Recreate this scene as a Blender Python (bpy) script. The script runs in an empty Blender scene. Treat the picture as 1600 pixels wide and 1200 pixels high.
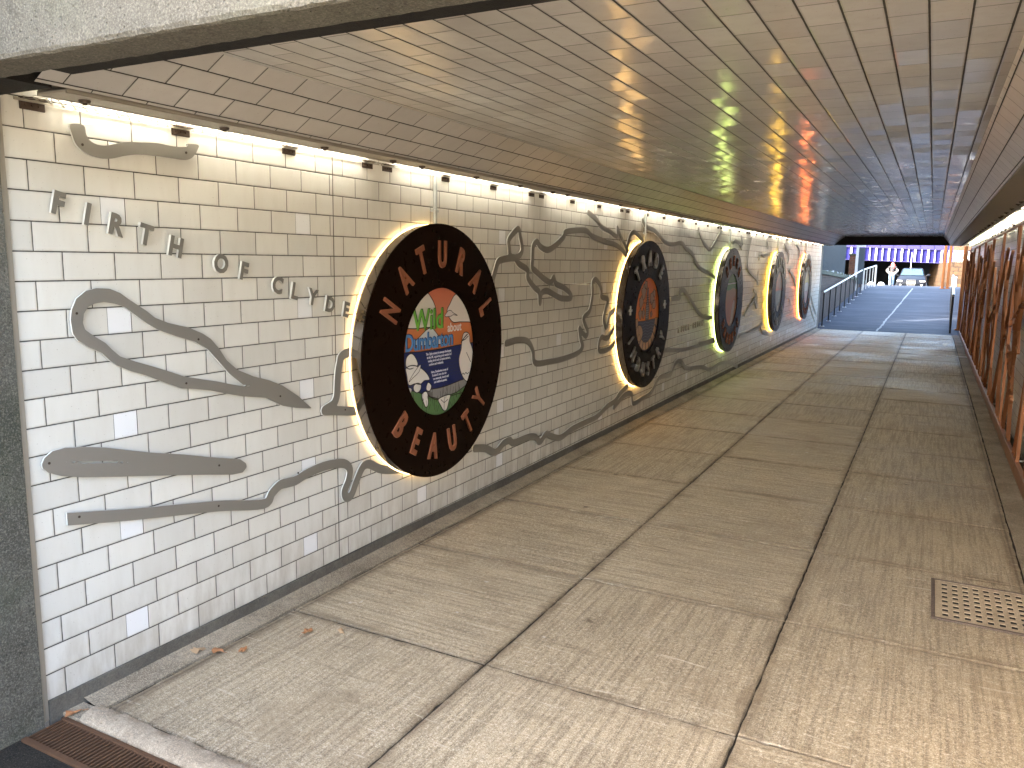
import bpy, bmesh, math, random
import numpy as np
from mathutils import Vector, Matrix
random.seed(7)
S = bpy.context.scene
COL = S.collection
PI = math.pi
R = math.radians

# ------------------------------------------------------------------ camera
cam_d = bpy.data.cameras.new('camera')
cam = bpy.data.objects.new('camera', cam_d); COL.objects.link(cam)
cam_d.sensor_width = 36; cam_d.lens = 27.76; cam_d.clip_start = 0.05; cam_d.clip_end = 2000
_yaw, _pitch, _roll = 0.483095, 0.152332, 0.015687
_f = Vector((-math.sin(_yaw)*math.cos(_pitch), math.cos(_yaw)*math.cos(_pitch), -math.sin(_pitch)))
_r = Vector((math.cos(_yaw), math.sin(_yaw), 0)); _u = _r.cross(_f)
_r2 = _r*math.cos(_roll)+_u*math.sin(_roll); _u2 = -_r*math.sin(_roll)+_u*math.cos(_roll)
cam.matrix_world = Matrix(((_r2.x,_u2.x,-_f.x,2.685),(_r2.y,_u2.y,-_f.y,0.0),(_r2.z,_u2.z,-_f.z,1.654),(0,0,0,1)))
S.camera = cam

# ------------------------------------------------------------------ world and sun
SUN_ELEV = R(30); SUN_DIR = Vector((0.72, 0.69, 0)).normalized()   # the way the light travels on the ground
w = bpy.data.worlds.new('World'); S.world = w; w.use_nodes = True
nt = w.node_tree; bg = nt.nodes['Background']
sky = nt.nodes.new('ShaderNodeTexSky'); sky.sky_type = 'NISHITA'; sky.sun_disc = False
sky.sun_elevation = SUN_ELEV; sky.sun_rotation = math.atan2(-SUN_DIR.x, -SUN_DIR.y)
sky.air_density = 1.0; sky.dust_density = 4.0; sky.ozone_density = 0.4
nt.links.new(sky.outputs[0], bg.inputs[0]); bg.inputs[1].default_value = 0.15
sd = bpy.data.lights.new('sun', 'SUN'); sd.energy = 2.0; sd.angle = R(0.5); sd.color = (1.0, 0.93, 0.82)
sun = bpy.data.objects.new('sun', sd); COL.objects.link(sun)
_dv = Vector((SUN_DIR.x*math.cos(SUN_ELEV), SUN_DIR.y*math.cos(SUN_ELEV), -math.sin(SUN_ELEV)))
sun.rotation_euler = _dv.to_track_quat('-Z', 'Y').to_euler()
S.view_settings.view_transform = 'Standard'; S.view_settings.look = 'None'
S.view_settings.exposure = 4.1; S.view_settings.gamma = 1.0
S.render.engine = 'CYCLES'
S.cycles.max_bounces = 10; S.cycles.diffuse_bounces = 6; S.cycles.glossy_bounces = 5
S.cycles.transparent_max_bounces = 8; S.cycles.sample_clamp_indirect = 6.0

LED = 0.20          # common strength of the strip lights

# ------------------------------------------------------------------ materials
def mat(name, col=(.5,.5,.5), rough=.6, metal=0.0, spec=.5):
    m = bpy.data.materials.new(name); m.use_nodes = True
    b = m.node_tree.nodes['Principled BSDF']
    b.inputs['Base Color'].default_value = (*col, 1); b.inputs['Roughness'].default_value = rough
    b.inputs['Metallic'].default_value = metal; b.inputs['Specular IOR Level'].default_value = spec
    return m
class NB:
    def __init__(s, m): s.m = m; s.t = m.node_tree; s.b = s.t.nodes.get('Principled BSDF')
    def n(s, typ, **k):
        x = s.t.nodes.new(typ)
        for a, v in k.items(): setattr(x, a, v)
        return x
    def l(s, a, b): s.t.links.new(a, b)
    def math(s, op, a, b=None, c=None, clamp=False):
        x = s.n('ShaderNodeMath', operation=op); x.use_clamp = clamp
        for i, v in enumerate((a, b, c)):
            if v is None: continue
            if isinstance(v, (int, float)): x.inputs[i].default_value = v
            else: s.l(v, x.inputs[i])
        return x.outputs[0]
    def mix(s, f, a, b, mode='MIX'):
        x = s.n('ShaderNodeMix', data_type='RGBA', blend_type=mode)
        for i, v in ((0, f), (6, a), (7, b)):
            if isinstance(v, (int, float)): x.inputs[i].default_value = v
            elif isinstance(v, tuple): x.inputs[i].default_value = (*v, 1)
            else: s.l(v, x.inputs[i])
        return x.outputs[2]
    def noise(s, vec, scale, detail=4, rough=.55, dist=0.0):
        x = s.n('ShaderNodeTexNoise'); x.inputs['Scale'].default_value = scale; x.inputs['Detail'].default_value = detail
        x.inputs['Roughness'].default_value = rough; x.inputs['Distortion'].default_value = dist
        if vec is not None: s.l(vec, x.inputs['Vector'])
        return x.outputs['Fac']
    def ramp(s, f, *st):
        x = s.n('ShaderNodeValToRGB'); e = x.color_ramp.elements
        while len(e) < len(st): e.new(.5)
        for i, (p, c) in enumerate(st):
            e[i].position = p; e[i].color = (*c, 1) if isinstance(c, tuple) else (c, c, c, 1)
        s.l(f, x.inputs[0]); return x.outputs[0]
    def obj(s):
        return s.n('ShaderNodeTexCoord').outputs['Object']
    def geo(s): return s.n('ShaderNodeNewGeometry')
    def map(s, vec, sc=(1,1,1), loc=(0,0,0)):
        x = s.n('ShaderNodeMapping'); x.inputs['Scale'].default_value = sc; x.inputs['Location'].default_value = loc
        s.l(vec, x.inputs['Vector']); return x.outputs[0]
    def bump(s, h, strength=.3, dist=.01, nrm=None):
        x = s.n('ShaderNodeBump'); x.inputs['Strength'].default_value = strength; x.inputs['Distance'].default_value = dist
        s.l(h, x.inputs['Height'])
        if nrm is not None: s.l(nrm, x.inputs['Normal'])
        return x.outputs[0]

def tile_mat(name, base, dark, w, h, mu, mv, rough, tilt, inserts=False, mort=(.03,.026,.02), expj=None, dirt=.25, wave=.12):
    """glazed tiles in running bond; the UV map holds metres"""
    m = mat(name, base, rough); k = NB(m)
    uv = k.n('ShaderNodeUVMap').outputs[0]
    sep = k.n('ShaderNodeSeparateXYZ'); k.l(uv, sep.inputs[0]); U, V = sep.outputs[0], sep.outputs[1]
    v = k.math('DIVIDE', V, h); row = k.math('FLOOR', v)
    par = k.math('MODULO', k.math('ABSOLUTE', row), 2.0)
    u = k.math('ADD', k.math('DIVIDE', U, w), k.math('MULTIPLY', par, .5)); cell = k.math('FLOOR', u)
    fu = k.math('MULTIPLY', k.math('SUBTRACT', u, cell), w); fv = k.math('MULTIPLY', k.math('SUBTRACT', v, row), h)
    eu = k.math('MINIMUM', fu, k.math('SUBTRACT', w, fu)); ev = k.math('MINIMUM', fv, k.math('SUBTRACT', h, fv))
    cmb = k.n('ShaderNodeCombineXYZ'); k.l(cell, cmb.inputs[0]); k.l(row, cmb.inputs[1])
    wn = k.n('ShaderNodeTexWhiteNoise', noise_dimensions='3D'); k.l(cmb.outputs[0], wn.inputs['Vector'])
    rnd, rcol = wn.outputs['Value'], wn.outputs['Color']
    obj = k.obj()
    wob = k.math('MULTIPLY', k.math('SUBTRACT', k.noise(obj, 30, 2), .5), .0012)

    du = k.math('SUBTRACT', k.math('ADD', eu, wob), mu); dv = k.math('SUBTRACT', k.math('ADD', ev, wob), mv)
    d = k.math('MINIMUM', du, dv)
    ins = None
    if inserts:
        iu = k.math('MODULO', k.math('ADD', U, 8.145), 1.0)
        ir = k.math('MODULO', k.math('ADD', row, 15.0), 4.0)
        wn2 = k.n('ShaderNodeTexWhiteNoise', noise_dimensions='2D'); c2 = k.n('ShaderNodeCombineXYZ')
        k.l(k.math('FLOOR', k.math('ADD', U, 8.145)), c2.inputs[0]); k.l(row, c2.inputs[1]); k.l(c2.outputs[0], wn2.inputs['Vector'])
        inrow = k.math('MULTIPLY', k.math('LESS_THAN', ir, .5), k.math('LESS_THAN', wn2.outputs['Value'], .85))
        ins = k.math('MULTIPLY', k.math('LESS_THAN', iu, .1), inrow)
        di = k.math('SUBTRACT', k.math('MINIMUM', k.math('ABSOLUTE', iu), k.math('ABSOLUTE', k.math('SUBTRACT', iu, .1))), .0016)
        near = k.math('MULTIPLY', k.math('LESS_THAN', di, 0.0), inrow)
        # inside the insert ignore the old vertical joint
        d = k.math('ADD', k.math('MULTIPLY', d, k.math('SUBTRACT', 1.0, ins)), k.math('MULTIPLY', dv, ins))
        d = k.math('SUBTRACT', d, k.math('MULTIPLY', near, .1))
    if expj:
        for e in expj:
            de = k.math('SUBTRACT', k.math('ABSOLUTE', k.math('SUBTRACT', U, e)), .0022)
            d = k.math('MINIMUM', d, de)
    face = k.math('MULTIPLY', d, 900.0, clamp=True)
    col = k.mix(rnd, base, tuple(c*.86 for c in base))
    n1 = k.noise(obj, 1.3, 5, .6); n2 = k.noise(k.map(obj, (1, 1, .25)), 14, 5, .65)
    col = k.mix(k.math('MULTIPLY', k.ramp(n2, (.45, 0.0), (.8, 1.0)), dirt), col, dark)
    col = k.mix(k.math('MULTIPLY', k.ramp(n1, (.42, 0.0), (.75, 1.0)), dirt), col, dark)
    # grime that gathers at the foot of the wall and round the joints
    if inserts:
        sz = k.n('ShaderNodeSeparateXYZ'); k.l(obj, sz.inputs[0])
        foot = k.math('MULTIPLY', k.ramp(sz.outputs[2], (.07, 1.0), (.42, 0.0)), k.ramp(n2, (.35, 0.0), (.65, 1.0)))
        col = k.mix(k.math('MULTIPLY', foot, .55), col, (.36, .31, .24))
        col = k.mix(ins, col, (.80, .80, .80))
    rimd = k.math('SUBTRACT', 1.0, k.math('MULTIPLY', d, 110.0, clamp=True))
    col = k.mix(k.math('MULTIPLY', rimd, .22), col, dark)
    spots = k.ramp(k.noise(obj, 160, 1, .4), (.74, 0.0), (.77, 1.0))
    col = k.mix(k.math('MULTIPLY', spots, .45), col, (.2, .15, .1))
    col = k.mix(face, mort, col); k.l(col, k.b.inputs['Base Color'])
    rr = k.math('ADD', k.math('MULTIPLY', n2, .16), rough-.06)
    k.l(k.mix(face, (.9, .9, .9), rr), k.b.inputs['Roughness'])
    # each tile sits at its own slight tilt, the glaze is a little wavy
    g = k.geo(); vs = k.n('ShaderNodeVectorMath', operation='SUBTRACT'); k.l(rcol, vs.inputs[0]); vs.inputs[1].default_value = (.5, .5, .5)
    sc = k.n('ShaderNodeVectorMath', operation='SCALE'); k.l(vs.outputs[0], sc.inputs[0]); sc.inputs['Scale'].default_value = tilt
    ad = k.n('ShaderNodeVectorMath', operation='ADD'); k.l(g.outputs['Normal'], ad.inputs[0]); k.l(sc.outputs[0], ad.inputs[1])
    nm = k.n('ShaderNodeVectorMath', operation='NORMALIZE'); k.l(ad.outputs[0], nm.inputs[0])
    edge = k.math('MULTIPLY', d, 260.0, clamp=True)
    b1 = k.bump(edge, .6, .0022, nm.outputs[0])
    b2 = k.bump(k.noise(obj, 9, 2, .4), wave, .01, b1)
    k.l(b2, k.b.inputs['Normal'])
    return m

def concrete_mat(name, c1, c2, scale=6, bump=.6, rough=.85, green=0.0, pit=True, speck=.5):
    m = mat(name, c1, rough, spec=.3); k = NB(m); o = k.obj()
    n1 = k.noise(o, scale*.35, 6, .6, .3); n2 = k.noise(o, scale*5, 6, .7); n3 = k.noise(o, 190, 3, .7)
    col = k.mix(k.ramp(n1, (.3, 0.0), (.7, 1.0)), c1, c2)
    col = k.mix(k.math('MULTIPLY', k.ramp(n2, (.4, 0.0), (.75, 1.0)), .5), col, tuple(c*.45 for c in c2))
    col = k.mix(k.math('MULTIPLY', k.ramp(n3, (.5, 0.0), (.66, 1.0)), speck), col, tuple(min(1, c*1.7) for c in c1))
    col = k.mix(k.math('MULTIPLY', k.ramp(n3, (.34, 1.0), (.46, 0.0)), speck), col, tuple(c*.4 for c in c2))
    if green: col = k.mix(k.math('MULTIPLY', k.ramp(k.noise(o, scale*.6, 5, .6), (.5, 0.0), (.72, 1.0)), green), col, (.07, .09, .045))
    k.l(col, k.b.inputs['Base Color'])
    h = k.math('ADD', k.math('MULTIPLY', n2, .6), k.math('MULTIPLY', n3, .4))
    if pit:
        vo = k.n('ShaderNodeTexVoronoi'); vo.inputs['Scale'].default_value = 55; k.l(o, vo.inputs['Vector'])
        h = k.math('ADD', h, k.ramp(vo.outputs['Distance'], (.08, -.0), (.2, .6)))
    k.l(k.bump(h, bump, .006), k.b.inputs['Normal'])
    return m

def emit_mat(name, col, strength):
    m = bpy.data.materials.new(name); m.use_nodes = True; t = m.node_tree
    b = t.nodes['Principled BSDF']; b.inputs['Base Color'].default_value = (.8, .8, .8, 1)
    b.inputs['Emission Color'].default_value = (*col, 1); b.inputs['Emission Strength'].default_value = strength
    return m
def metal_mat(name, col, rough=.4, metal=.8, var=.25, scale=8, bump=.05):
    m = mat(name, col, rough, metal); k = NB(m); o = k.obj()
    n = k.noise(k.map(o, (1, 1, 1)), scale, 5, .6); n2 = k.noise(o, scale*9, 4, .6)
    col2 = k.mix(k.math('MULTIPLY', n, var*2, clamp=True), col, tuple(c*.55 for c in col))
    k.l(col2, k.b.inputs['Base Color'])
    k.l(k.math('ADD', k.math('MULTIPLY', n2, .25), rough-.12), k.b.inputs['Roughness'])
    k.l(k.bump(n2, bump, .003), k.b.inputs['Normal'])
    return m
def brick_mat(name, c1, c2, mort, bw=.225, bh=.075, ms=.01, rough=.85):
    m = mat(name, c1, rough, spec=.3); k = NB(m); uv = k.n('ShaderNodeUVMap').outputs[0]
    b = k.n('ShaderNodeTexBrick'); b.inputs['Scale'].default_value = 1; b.inputs['Brick Width'].default_value = bw
    b.inputs['Row Height'].default_value = bh; b.inputs['Mortar Size'].default_value = ms; b.inputs['Mortar Smooth'].default_value = .2
    b.inputs['Color1'].default_value = (*c1, 1); b.inputs['Color2'].default_value = (*c2, 1); b.inputs['Mortar'].default_value = (*mort, 1)
    k.l(uv, b.inputs['Vector']); o = k.obj(); n = k.noise(o, 3, 6, .65)
    k.l(k.mix(k.math('MULTIPLY', k.ramp(n, (.4, 0.0), (.7, 1.0)), .6), b.outputs['Color'], tuple(c*.4 for c in c2)), k.b.inputs['Base Color'])
    h = k.math('ADD', k.math('MULTIPLY', b.outputs['Fac'], -1.0), k.math('MULTIPLY', k.noise(o, 40, 3), .5))
    k.l(k.bump(h, .7, .01), k.b.inputs['Normal'])
    return m

M = {}
M['tile'] = tile_mat('white_glazed_tile', (.74, .72, .66), (.50, .46, .38), .2, .1, .0013, .0017, .22, .03, mort=(.055, .048, .038), inserts=True, expj=(3.125, 8.62, 13.9, 19.3), wave=.05)
M['ceil'] = tile_mat('beige_ceiling_tile', (.54, .52, .49), (.38, .36, .32), .2, .102, .0011, .0026, .15, .07, dirt=.4, wave=.16)
M['haunch'] = tile_mat('beige_haunch_tile', (.51, .49, .46), (.37, .35, .32), .2, .1, .0015, .0022, .3, .02, dirt=.3)
M['conc'] = concrete_mat('weathered_concrete', (.15, .138, .112), (.095, .088, .07), 5, .9, green=.3)
M['pillar'] = concrete_mat('mossy_concrete', (.20, .185, .15), (.05, .048, .038), 2.2, 1.0, green=.5, speck=.45)
M['skirt'] = concrete_mat('dark_render', (.17, .155, .13), (.10, .09, .075), 9, .6, speck=.2)
M['fillet'] = concrete_mat('sandy_mortar', (.42, .35, .255), (.17, .135, .095), 7, .9, speck=.45)
M['kerb'] = concrete_mat('pale_worn_concrete', (.47, .39, .29), (.27, .21, .15), 9, .9, speck=.35)
M['black'] = concrete_mat('near_black_soffit', (.022, .019, .016), (.01, .009, .008), 7, .5, speck=.1)  # near-black colour of the portal beams
M['joint'] = concrete_mat('slab_joint_dirt', (.045, .035, .025), (.02, .016, .012), 12, .5, speck=.3)
M['bounce_paving'] = concrete_mat('pale_bounce_paving', (.46, .41, .34), (.34, .30, .25), 4, .4)
M['asphalt'] = concrete_mat('wet_black_asphalt', (.032, .027, .02), (.012, .010, .008), 9, 1.0, rough=.95, speck=.8)
M['plate'] = metal_mat('grey_painted_steel', (.40, .365, .30), .5, .3)
M['bracket'] = metal_mat('rusty_bracket', (.06, .035, .022), .7, .3)
M['bolt'] = metal_mat('dark_bolt', (.08, .06, .045), .5, .6)
M['meshm'] = metal_mat('galvanised_mesh', (.50, .47, .38), .4, .5)
M['led'] = emit_mat('strip_lamp', (1.0, .96, .87), 19*LED)
M['tray'] = mat('white_reflector', (.8, .78, .7), .5)
#M['diff'] = emit_mat('lamp_diffuser', (1.0, .93, .70), .22*LED)
M['steel'] = metal_mat('brushed_grey_plate', (.28, .262, .23), .42, .35, var=.12, scale=3, bump=.02)
M['steel_edge'] = M['steel']
M['letter'] = metal_mat('grey_letter_metal', (.22, .205, .175), .5, .2, var=.1)
M['disc'] = metal_mat('black_powder_coat', (.010, .004, .002), .30, 0.0, var=.1, scale=2, bump=.01); M['disc'].node_tree.nodes['Principled BSDF'].inputs['Specular IOR Level'].default_value = .05
M['rim'] = metal_mat('polished_rim', (.28, .25, .22), .1, 1.0, var=.1, scale=2, bump=.005)
M['copper'] = metal_mat('copper_letter', (.36, .125, .06), .42, .3, var=.15)
M['silver'] = metal_mat('silver_letter', (.50, .48, .45), .3, .8, var=.15)
M['screen'] = metal_mat('copper_painted_screen', (.33, .135, .062), .36, .5, var=.3, scale=5)
M['grate'] = metal_mat('rusty_iron', (.14, .07, .035), .8, .25, var=.5, scale=14, bump=.3)
M['edge'] = mat('pale_side', (.62, .61, .57), .5)
M['letter2'] = metal_mat('pale_letter_metal', (.40, .37, .31), .5, .2, var=.1)
M['pit'] = mat('drain_shade', (.01, .008, .006), .9)  # near-black colour stands in for the shade inside the drains
M['cover'] = concrete_mat('worn_iron_cover', (.50, .41, .29), (.36, .29, .2), 12, .4, speck=.3)
M['cover_dark'] = concrete_mat('worn_iron_edge', (.16, .12, .10), (.11, .085, .07), 12, .4, speck=.3)
M['galv'] = metal_mat('galvanised_steel', (.55, .56, .55), .42, .75, var=.2, scale=12)
M['pipe'] = metal_mat('grey_conduit', (.50, .52, .50), .4, .6)

# floor slabs: brushed concrete, every slab brushed its own way
def slab_mat():
    m = mat('brushed_concrete_slab', (.4, .33, .24), .8, spec=.35); k = NB(m); o = k.obj()
    s = k.n('ShaderNodeSeparateXYZ'); k.l(o, s.inputs[0])
    cx = k.math('FLOOR', k.math('DIVIDE', k.math('SUBTRACT', s.outputs[0], .145), 1.03)); cy = k.math('FLOOR', k.math('DIVIDE', k.math('SUBTRACT', s.outputs[1], 1.631), 1.049))
    c = k.n('ShaderNodeCombineXYZ'); k.l(cx, c.inputs[0]); k.l(cy, c.inputs[1])
    wn = k.n('ShaderNodeTexWhiteNoise', noise_dimensions='3D'); k.l(c.outputs[0], wn.inputs['Vector'])
    n_l = k.noise(o, .7, 5, .6, .4); n_m = k.noise(o, 5, 6, .65, .4); n_f = k.noise(o, 58, 5, .8); n_g = k.noise(o, 210, 2, .7)
    bx = k.noise(k.map(o, (1.6, 46, 1)), 1.0, 4, .7, .25); by = k.noise(k.map(o, (46, 1.6, 1)), 1.0, 4, .7, .25)
    br = k.mix(k.math('GREATER_THAN', wn.outputs['Value'], .52), bx, by)
    col = k.mix(wn.outputs['Value'], (.58, .47, .315), (.49, .395, .26))
    col = k.mix(k.math('MULTIPLY', k.ramp(n_l, (.35, 0.0), (.68, 1.0)), .5), col, (.27, .20, .125))
    col = k.mix(k.math('MULTIPLY', k.ramp(n_m, (.45, 0.0), (.74, 1.0)), .4), col, (.25, .20, .14))
    col = k.mix(k.math('MULTIPLY', k.ramp(n_m, (.26, 1.0), (.44, 0.0)), .4), col, (.52, .46, .37))
    col = k.mix(k.math('MULTIPLY', k.ramp(br, (.42, 1.0), (.54, 0.0)), .6), col, (.20, .15, .095))
    col = k.mix(k.math('MULTIPLY', k.ramp(n_f, (.53, 0.0), (.66, 1.0)), .6), col, (.78, .69, .54))
    col = k.mix(k.math('MULTIPLY', k.ramp(n_f, (.36, 1.0), (.47, 0.0)), .6), col, (.14, .105, .065))
    col = k.mix(k.math('MULTIPLY', k.ramp(n_g, (.36, 1.0), (.46, 0.0)), .65), col, (.12, .09, .06))
    col = k.mix(k.math('MULTIPLY', k.ramp(n_g, (.56, 0.0), (.66, 1.0)), .5), col, (.85, .78, .64))
    sc1 = k.noise(k.map(o, (1.2, 5, 1), (7, 1, 0)), 1.6, 7, .78, .5)
    col = k.mix(k.math('MULTIPLY', k.ramp(sc1, (.57, 0.0), (.66, 1.0)), .42), col, (.17, .125, .08))
    # gum, stains, splashes
    vo = k.n('ShaderNodeTexVoronoi'); vo.inputs['Scale'].default_value = 1.9; k.l(k.map(o, (1, 1, .01)), vo.inputs['Vector'])
    st = k.math('ADD', vo.outputs['Distance'], k.math('MULTIPLY', k.noise(o, 22, 3), .16))
    col = k.mix(k.math('MULTIPLY', k.ramp(st, (.10, 1.0), (.135, 0.0)), .75), col, (.09, .06, .035))
    vo2 = k.n('ShaderNodeTexVoronoi'); vo2.inputs['Scale'].default_value = 3.1; k.l(k.map(o, (1, 1, .01), (5, 3, 0)), vo2.inputs['Vector'])
    st2 = k.math('ADD', vo2.outputs['Distance'], k.math('MULTIPLY', k.noise(o, 30, 3), .12))
    col = k.mix(k.math('MULTIPLY', k.ramp(st2, (.075, 1.0), (.1, 0.0)), .6), col, (.72, .68, .6))
    # dirt that has gathered along the joints, in patches, and broad walked-in grime
    fx = k.math('FRACT', k.math('DIVIDE', k.math('SUBTRACT', s.outputs[0], .145), 1.03)); fy = k.math('FRACT', k.math('DIVIDE', k.math('SUBTRACT', s.outputs[1], 1.631), 1.049))
    ex = k.math('MINIMUM', fx, k.math('SUBTRACT', 1.0, fx)); ey = k.math('MINIMUM', fy, k.math('SUBTRACT', 1.0, fy)); ed = k.math('MINIMUM', ex, ey)
    pn = k.noise(o, 3.2, 6, .7); dirt = k.math('SUBTRACT', k.math('MULTIPLY', pn, .16), ed)
    col = k.mix(k.math('MULTIPLY', k.ramp(dirt, (.035, 0.0), (.075, 1.0)), .62), col, (.16, .115, .07))
    thin = k.math('ADD', ed, k.math('MULTIPLY', k.noise(o, 28, 4, .7), .022))
    col = k.mix(k.math('MULTIPLY', k.ramp(thin, (.011, 1.0), (.019, 0.0)), .62), col, (.07, .052, .034))
    pn2 = k.noise(o, 1.6, 7, .72, .8)
    col = k.mix(k.math('MULTIPLY', k.ramp(pn2, (.54, 0.0), (.64, 1.0)), .4), col, (.28, .21, .13))
    scr = k.noise(k.map(o, (3, 26, 1), (2, 0, 0)), 1.3, 5, .75, .6)
    col = k.mix(k.math('MULTIPLY', k.ramp(scr, (.60, 0.0), (.68, 1.0)), .5), col, (.80, .72, .58))
    k.l(col, k.b.inputs['Base Color'])
    wet = k.ramp(n_l, (.4, .74), (.62, .5)); k.l(wet, k.b.inputs['Roughness'])
    h = k.math('ADD', k.math('ADD', k.math('MULTIPLY', br, .9), k.math('MULTIPLY', n_f, .8)), k.math('MULTIPLY', n_g, .3))
    k.l(k.bump(h, 1.0, .007), k.b.inputs['Normal'])
    return m
M['slab'] = slab_mat()

# ------------------------------------------------------------------ object helpers
def tag(o, label=None, cat=None, group=None, kind=None):
    if label: o['label'] = label
    if cat: o['category'] = cat
    if group: o['group'] = group
    if kind: o['kind'] = kind
    return o
def empty(name, loc, label, cat, group=None, rz=0):
    o = bpy.data.objects.new(name, None); COL.objects.link(o); o.location = loc; o.rotation_euler = (0, 0, rz)
    o.empty_display_size = .1
    return tag(o, label, cat, group)
def link(name, me, m=None, parent=None, loc=None):
    o = bpy.data.objects.new(name, me); COL.objects.link(o)
    if m is not None:
        for x in (m if isinstance(m, (list, tuple)) else [m]): me.materials.append(x)
    if parent: o.parent = parent
    if loc: o.location = loc
    return o
def copy_tree(o, parent=None):
    c = o.copy(); COL.objects.link(c); c.parent = parent
    for ch in [x for x in list(COL.objects) if x.parent is o]: copy_tree(ch, c)
    return c
def B(): return bmesh.new()
def fin(bm, name, m=None, parent=None, smooth=False, loc=None):
    me = bpy.data.meshes.new(name); bmesh.ops.recalc_face_normals(bm, faces=bm.faces); bm.to_mesh(me); bm.free()
    if smooth:
        for p in me.polygons: p.use_smooth = True
        try: me.set_sharp_from_angle(angle=R(35))
        except Exception: pass
    return link(name, me, m, parent, loc)
def box(bm, x0, x1, y0, y1, z0, z1, bev=0, seg=2, mi=0):
    r = bmesh.ops.create_cube(bm, size=1); vs = r['verts']
    for v in vs: v.co = Vector(((x0+x1)/2+v.co.x*(x1-x0), (y0+y1)/2+v.co.y*(y1-y0), (z0+z1)/2+v.co.z*(z1-z0)))
    fs = {f for v in vs for f in v.link_faces}
    for f in fs: f.material_index = mi
    if bev:
        es = list({e for v in vs for e in v.link_edges})
        bmesh.ops.bevel(bm, geom=es, offset=bev, segments=seg, profile=.5, affect='EDGES')
    return vs
def cyl(bm, p, q, r, r2=None, n=16, caps=True, mi=0):
    p, q = Vector(p), Vector(q); d = q-p; L = d.length
    res = bmesh.ops.create_cone(bm, cap_ends=caps, segments=n, radius1=r, radius2=r if r2 is None else r2, depth=L)
    mt = Matrix.Translation((p+q)/2) @ d.to_track_quat('Z', 'Y').to_matrix().to_4x4()
    bmesh.ops.transform(bm, matrix=mt, verts=res['verts'])
    for f in {f for v in res['verts'] for f in v.link_faces}: f.material_index = mi
def quad(bm, pts, uvs=None, mi=0):
    vs = [bm.verts.new(p) for p in pts]; f = bm.faces.new(vs); f.material_index = mi
    if uvs:
        ul = bm.loops.layers.uv.verify()
        for l, t in zip(f.loops, uvs): l[ul].uv = t
    return f
def fin_keep(bm, name, m=None, parent=None):   # keeps winding as given
    me = bpy.data.meshes.new(name); bm.to_mesh(me); bm.free(); return link(name, me, m, parent)
def prism(bm, pts, x0, x1, mi=0):
    """outline in (y,z) given thickness along x"""
    a = [bm.verts.new((x0, y, z)) for y, z in pts]; b = [bm.verts.new((x1, y, z)) for y, z in pts]
    n = len(pts); fs = [bm.faces.new(a), bm.faces.new(b[::-1])]
    for i in range(n): fs.append(bm.faces.new((a[i], a[(i+1) % n], b[(i+1) % n], b[i])))
    for f in fs: f.material_index = mi
    bmesh.ops.triangulate(bm, faces=fs[:2])
def catmull(pts, n=6, closed=False):
    P = [np.array(p, float) for p in pts]
    if closed: P = [P[-1]]+P+[P[0], P[1]]
    else: P = [2*P[0]-P[1]]+P+[2*P[-1]-P[-2]]
    out = []
    for i in range(1, len(P)-2):
        for t in np.linspace(0, 1, n, endpoint=False):
            a, b, c, d = P[i-1], P[i], P[i+1], P[i+2]
            out.append(.5*((2*b)+(-a+c)*t+(2*a-5*b+4*c-d)*t*t+(-a+3*b-3*c+d)*t**3))
    if not closed: out.append(P[-2])
    return [tuple(float(q) for q in p) for p in out]
def seg_dist(X, Y, a, b):
    ax, ay = a; bx, by = b; dx, dy = bx-ax, by-ay; L = dx*dx+dy*dy+1e-12
    t = np.clip(((X-ax)*dx+(Y-ay)*dy)/L, 0, 1); return np.hypot(X-ax-t*dx, Y-ay-t*dy), t
def field_strips(X, Y, strips):
    """strips: list of (points, width or (w0,w1)); union of round-ended ribbons"""
    F = np.full(X.shape, 9.0)
    for pts, wd in strips:
        w0, w1 = wd if isinstance(wd, tuple) else (wd, wd); n = len(pts)-1
        for i in range(n):
            wa = w0+(w1-w0)*i/n; wb = w0+(w1-w0)*(i+1)/n
            x0, x1 = sorted((pts[i][0], pts[i+1][0])); y0, y1 = sorted((pts[i][1], pts[i+1][1])); pad = max(wa, wb)/2+.04
            gi = np.where((X[:, 0] >= x0-pad) & (X[:, 0] <= x1+pad))[0]; gj = np.where((Y[0] >= y0-pad) & (Y[0] <= y1+pad))[0]
            if len(gi) == 0 or len(gj) == 0: continue
            sl = (slice(gi[0], gi[-1]+1), slice(gj[0], gj[-1]+1))
            d, t = seg_dist(X[sl], Y[sl], pts[i], pts[i+1])
            F[sl] = np.minimum(F[sl], d-(wa+(wb-wa)*t)/2)
    return F
def field_poly(X, Y, pts):
    D = np.full(X.shape, 9.0); ins = np.zeros(X.shape, bool); n = len(pts)
    for i in range(n):
        a, b = pts[i], pts[(i+1) % n]; d, _ = seg_dist(X, Y, a, b); D = np.minimum(D, d)
        c = ((a[1] > Y) != (b[1] > Y)); 
        with np.errstate(divide='ignore', invalid='ignore'):
            xi = (b[0]-a[0])*(Y-a[1])/(b[1]-a[1]+1e-15)+a[0]
        ins ^= c & (X < xi)
    return np.where(ins, -D, D)
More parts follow.
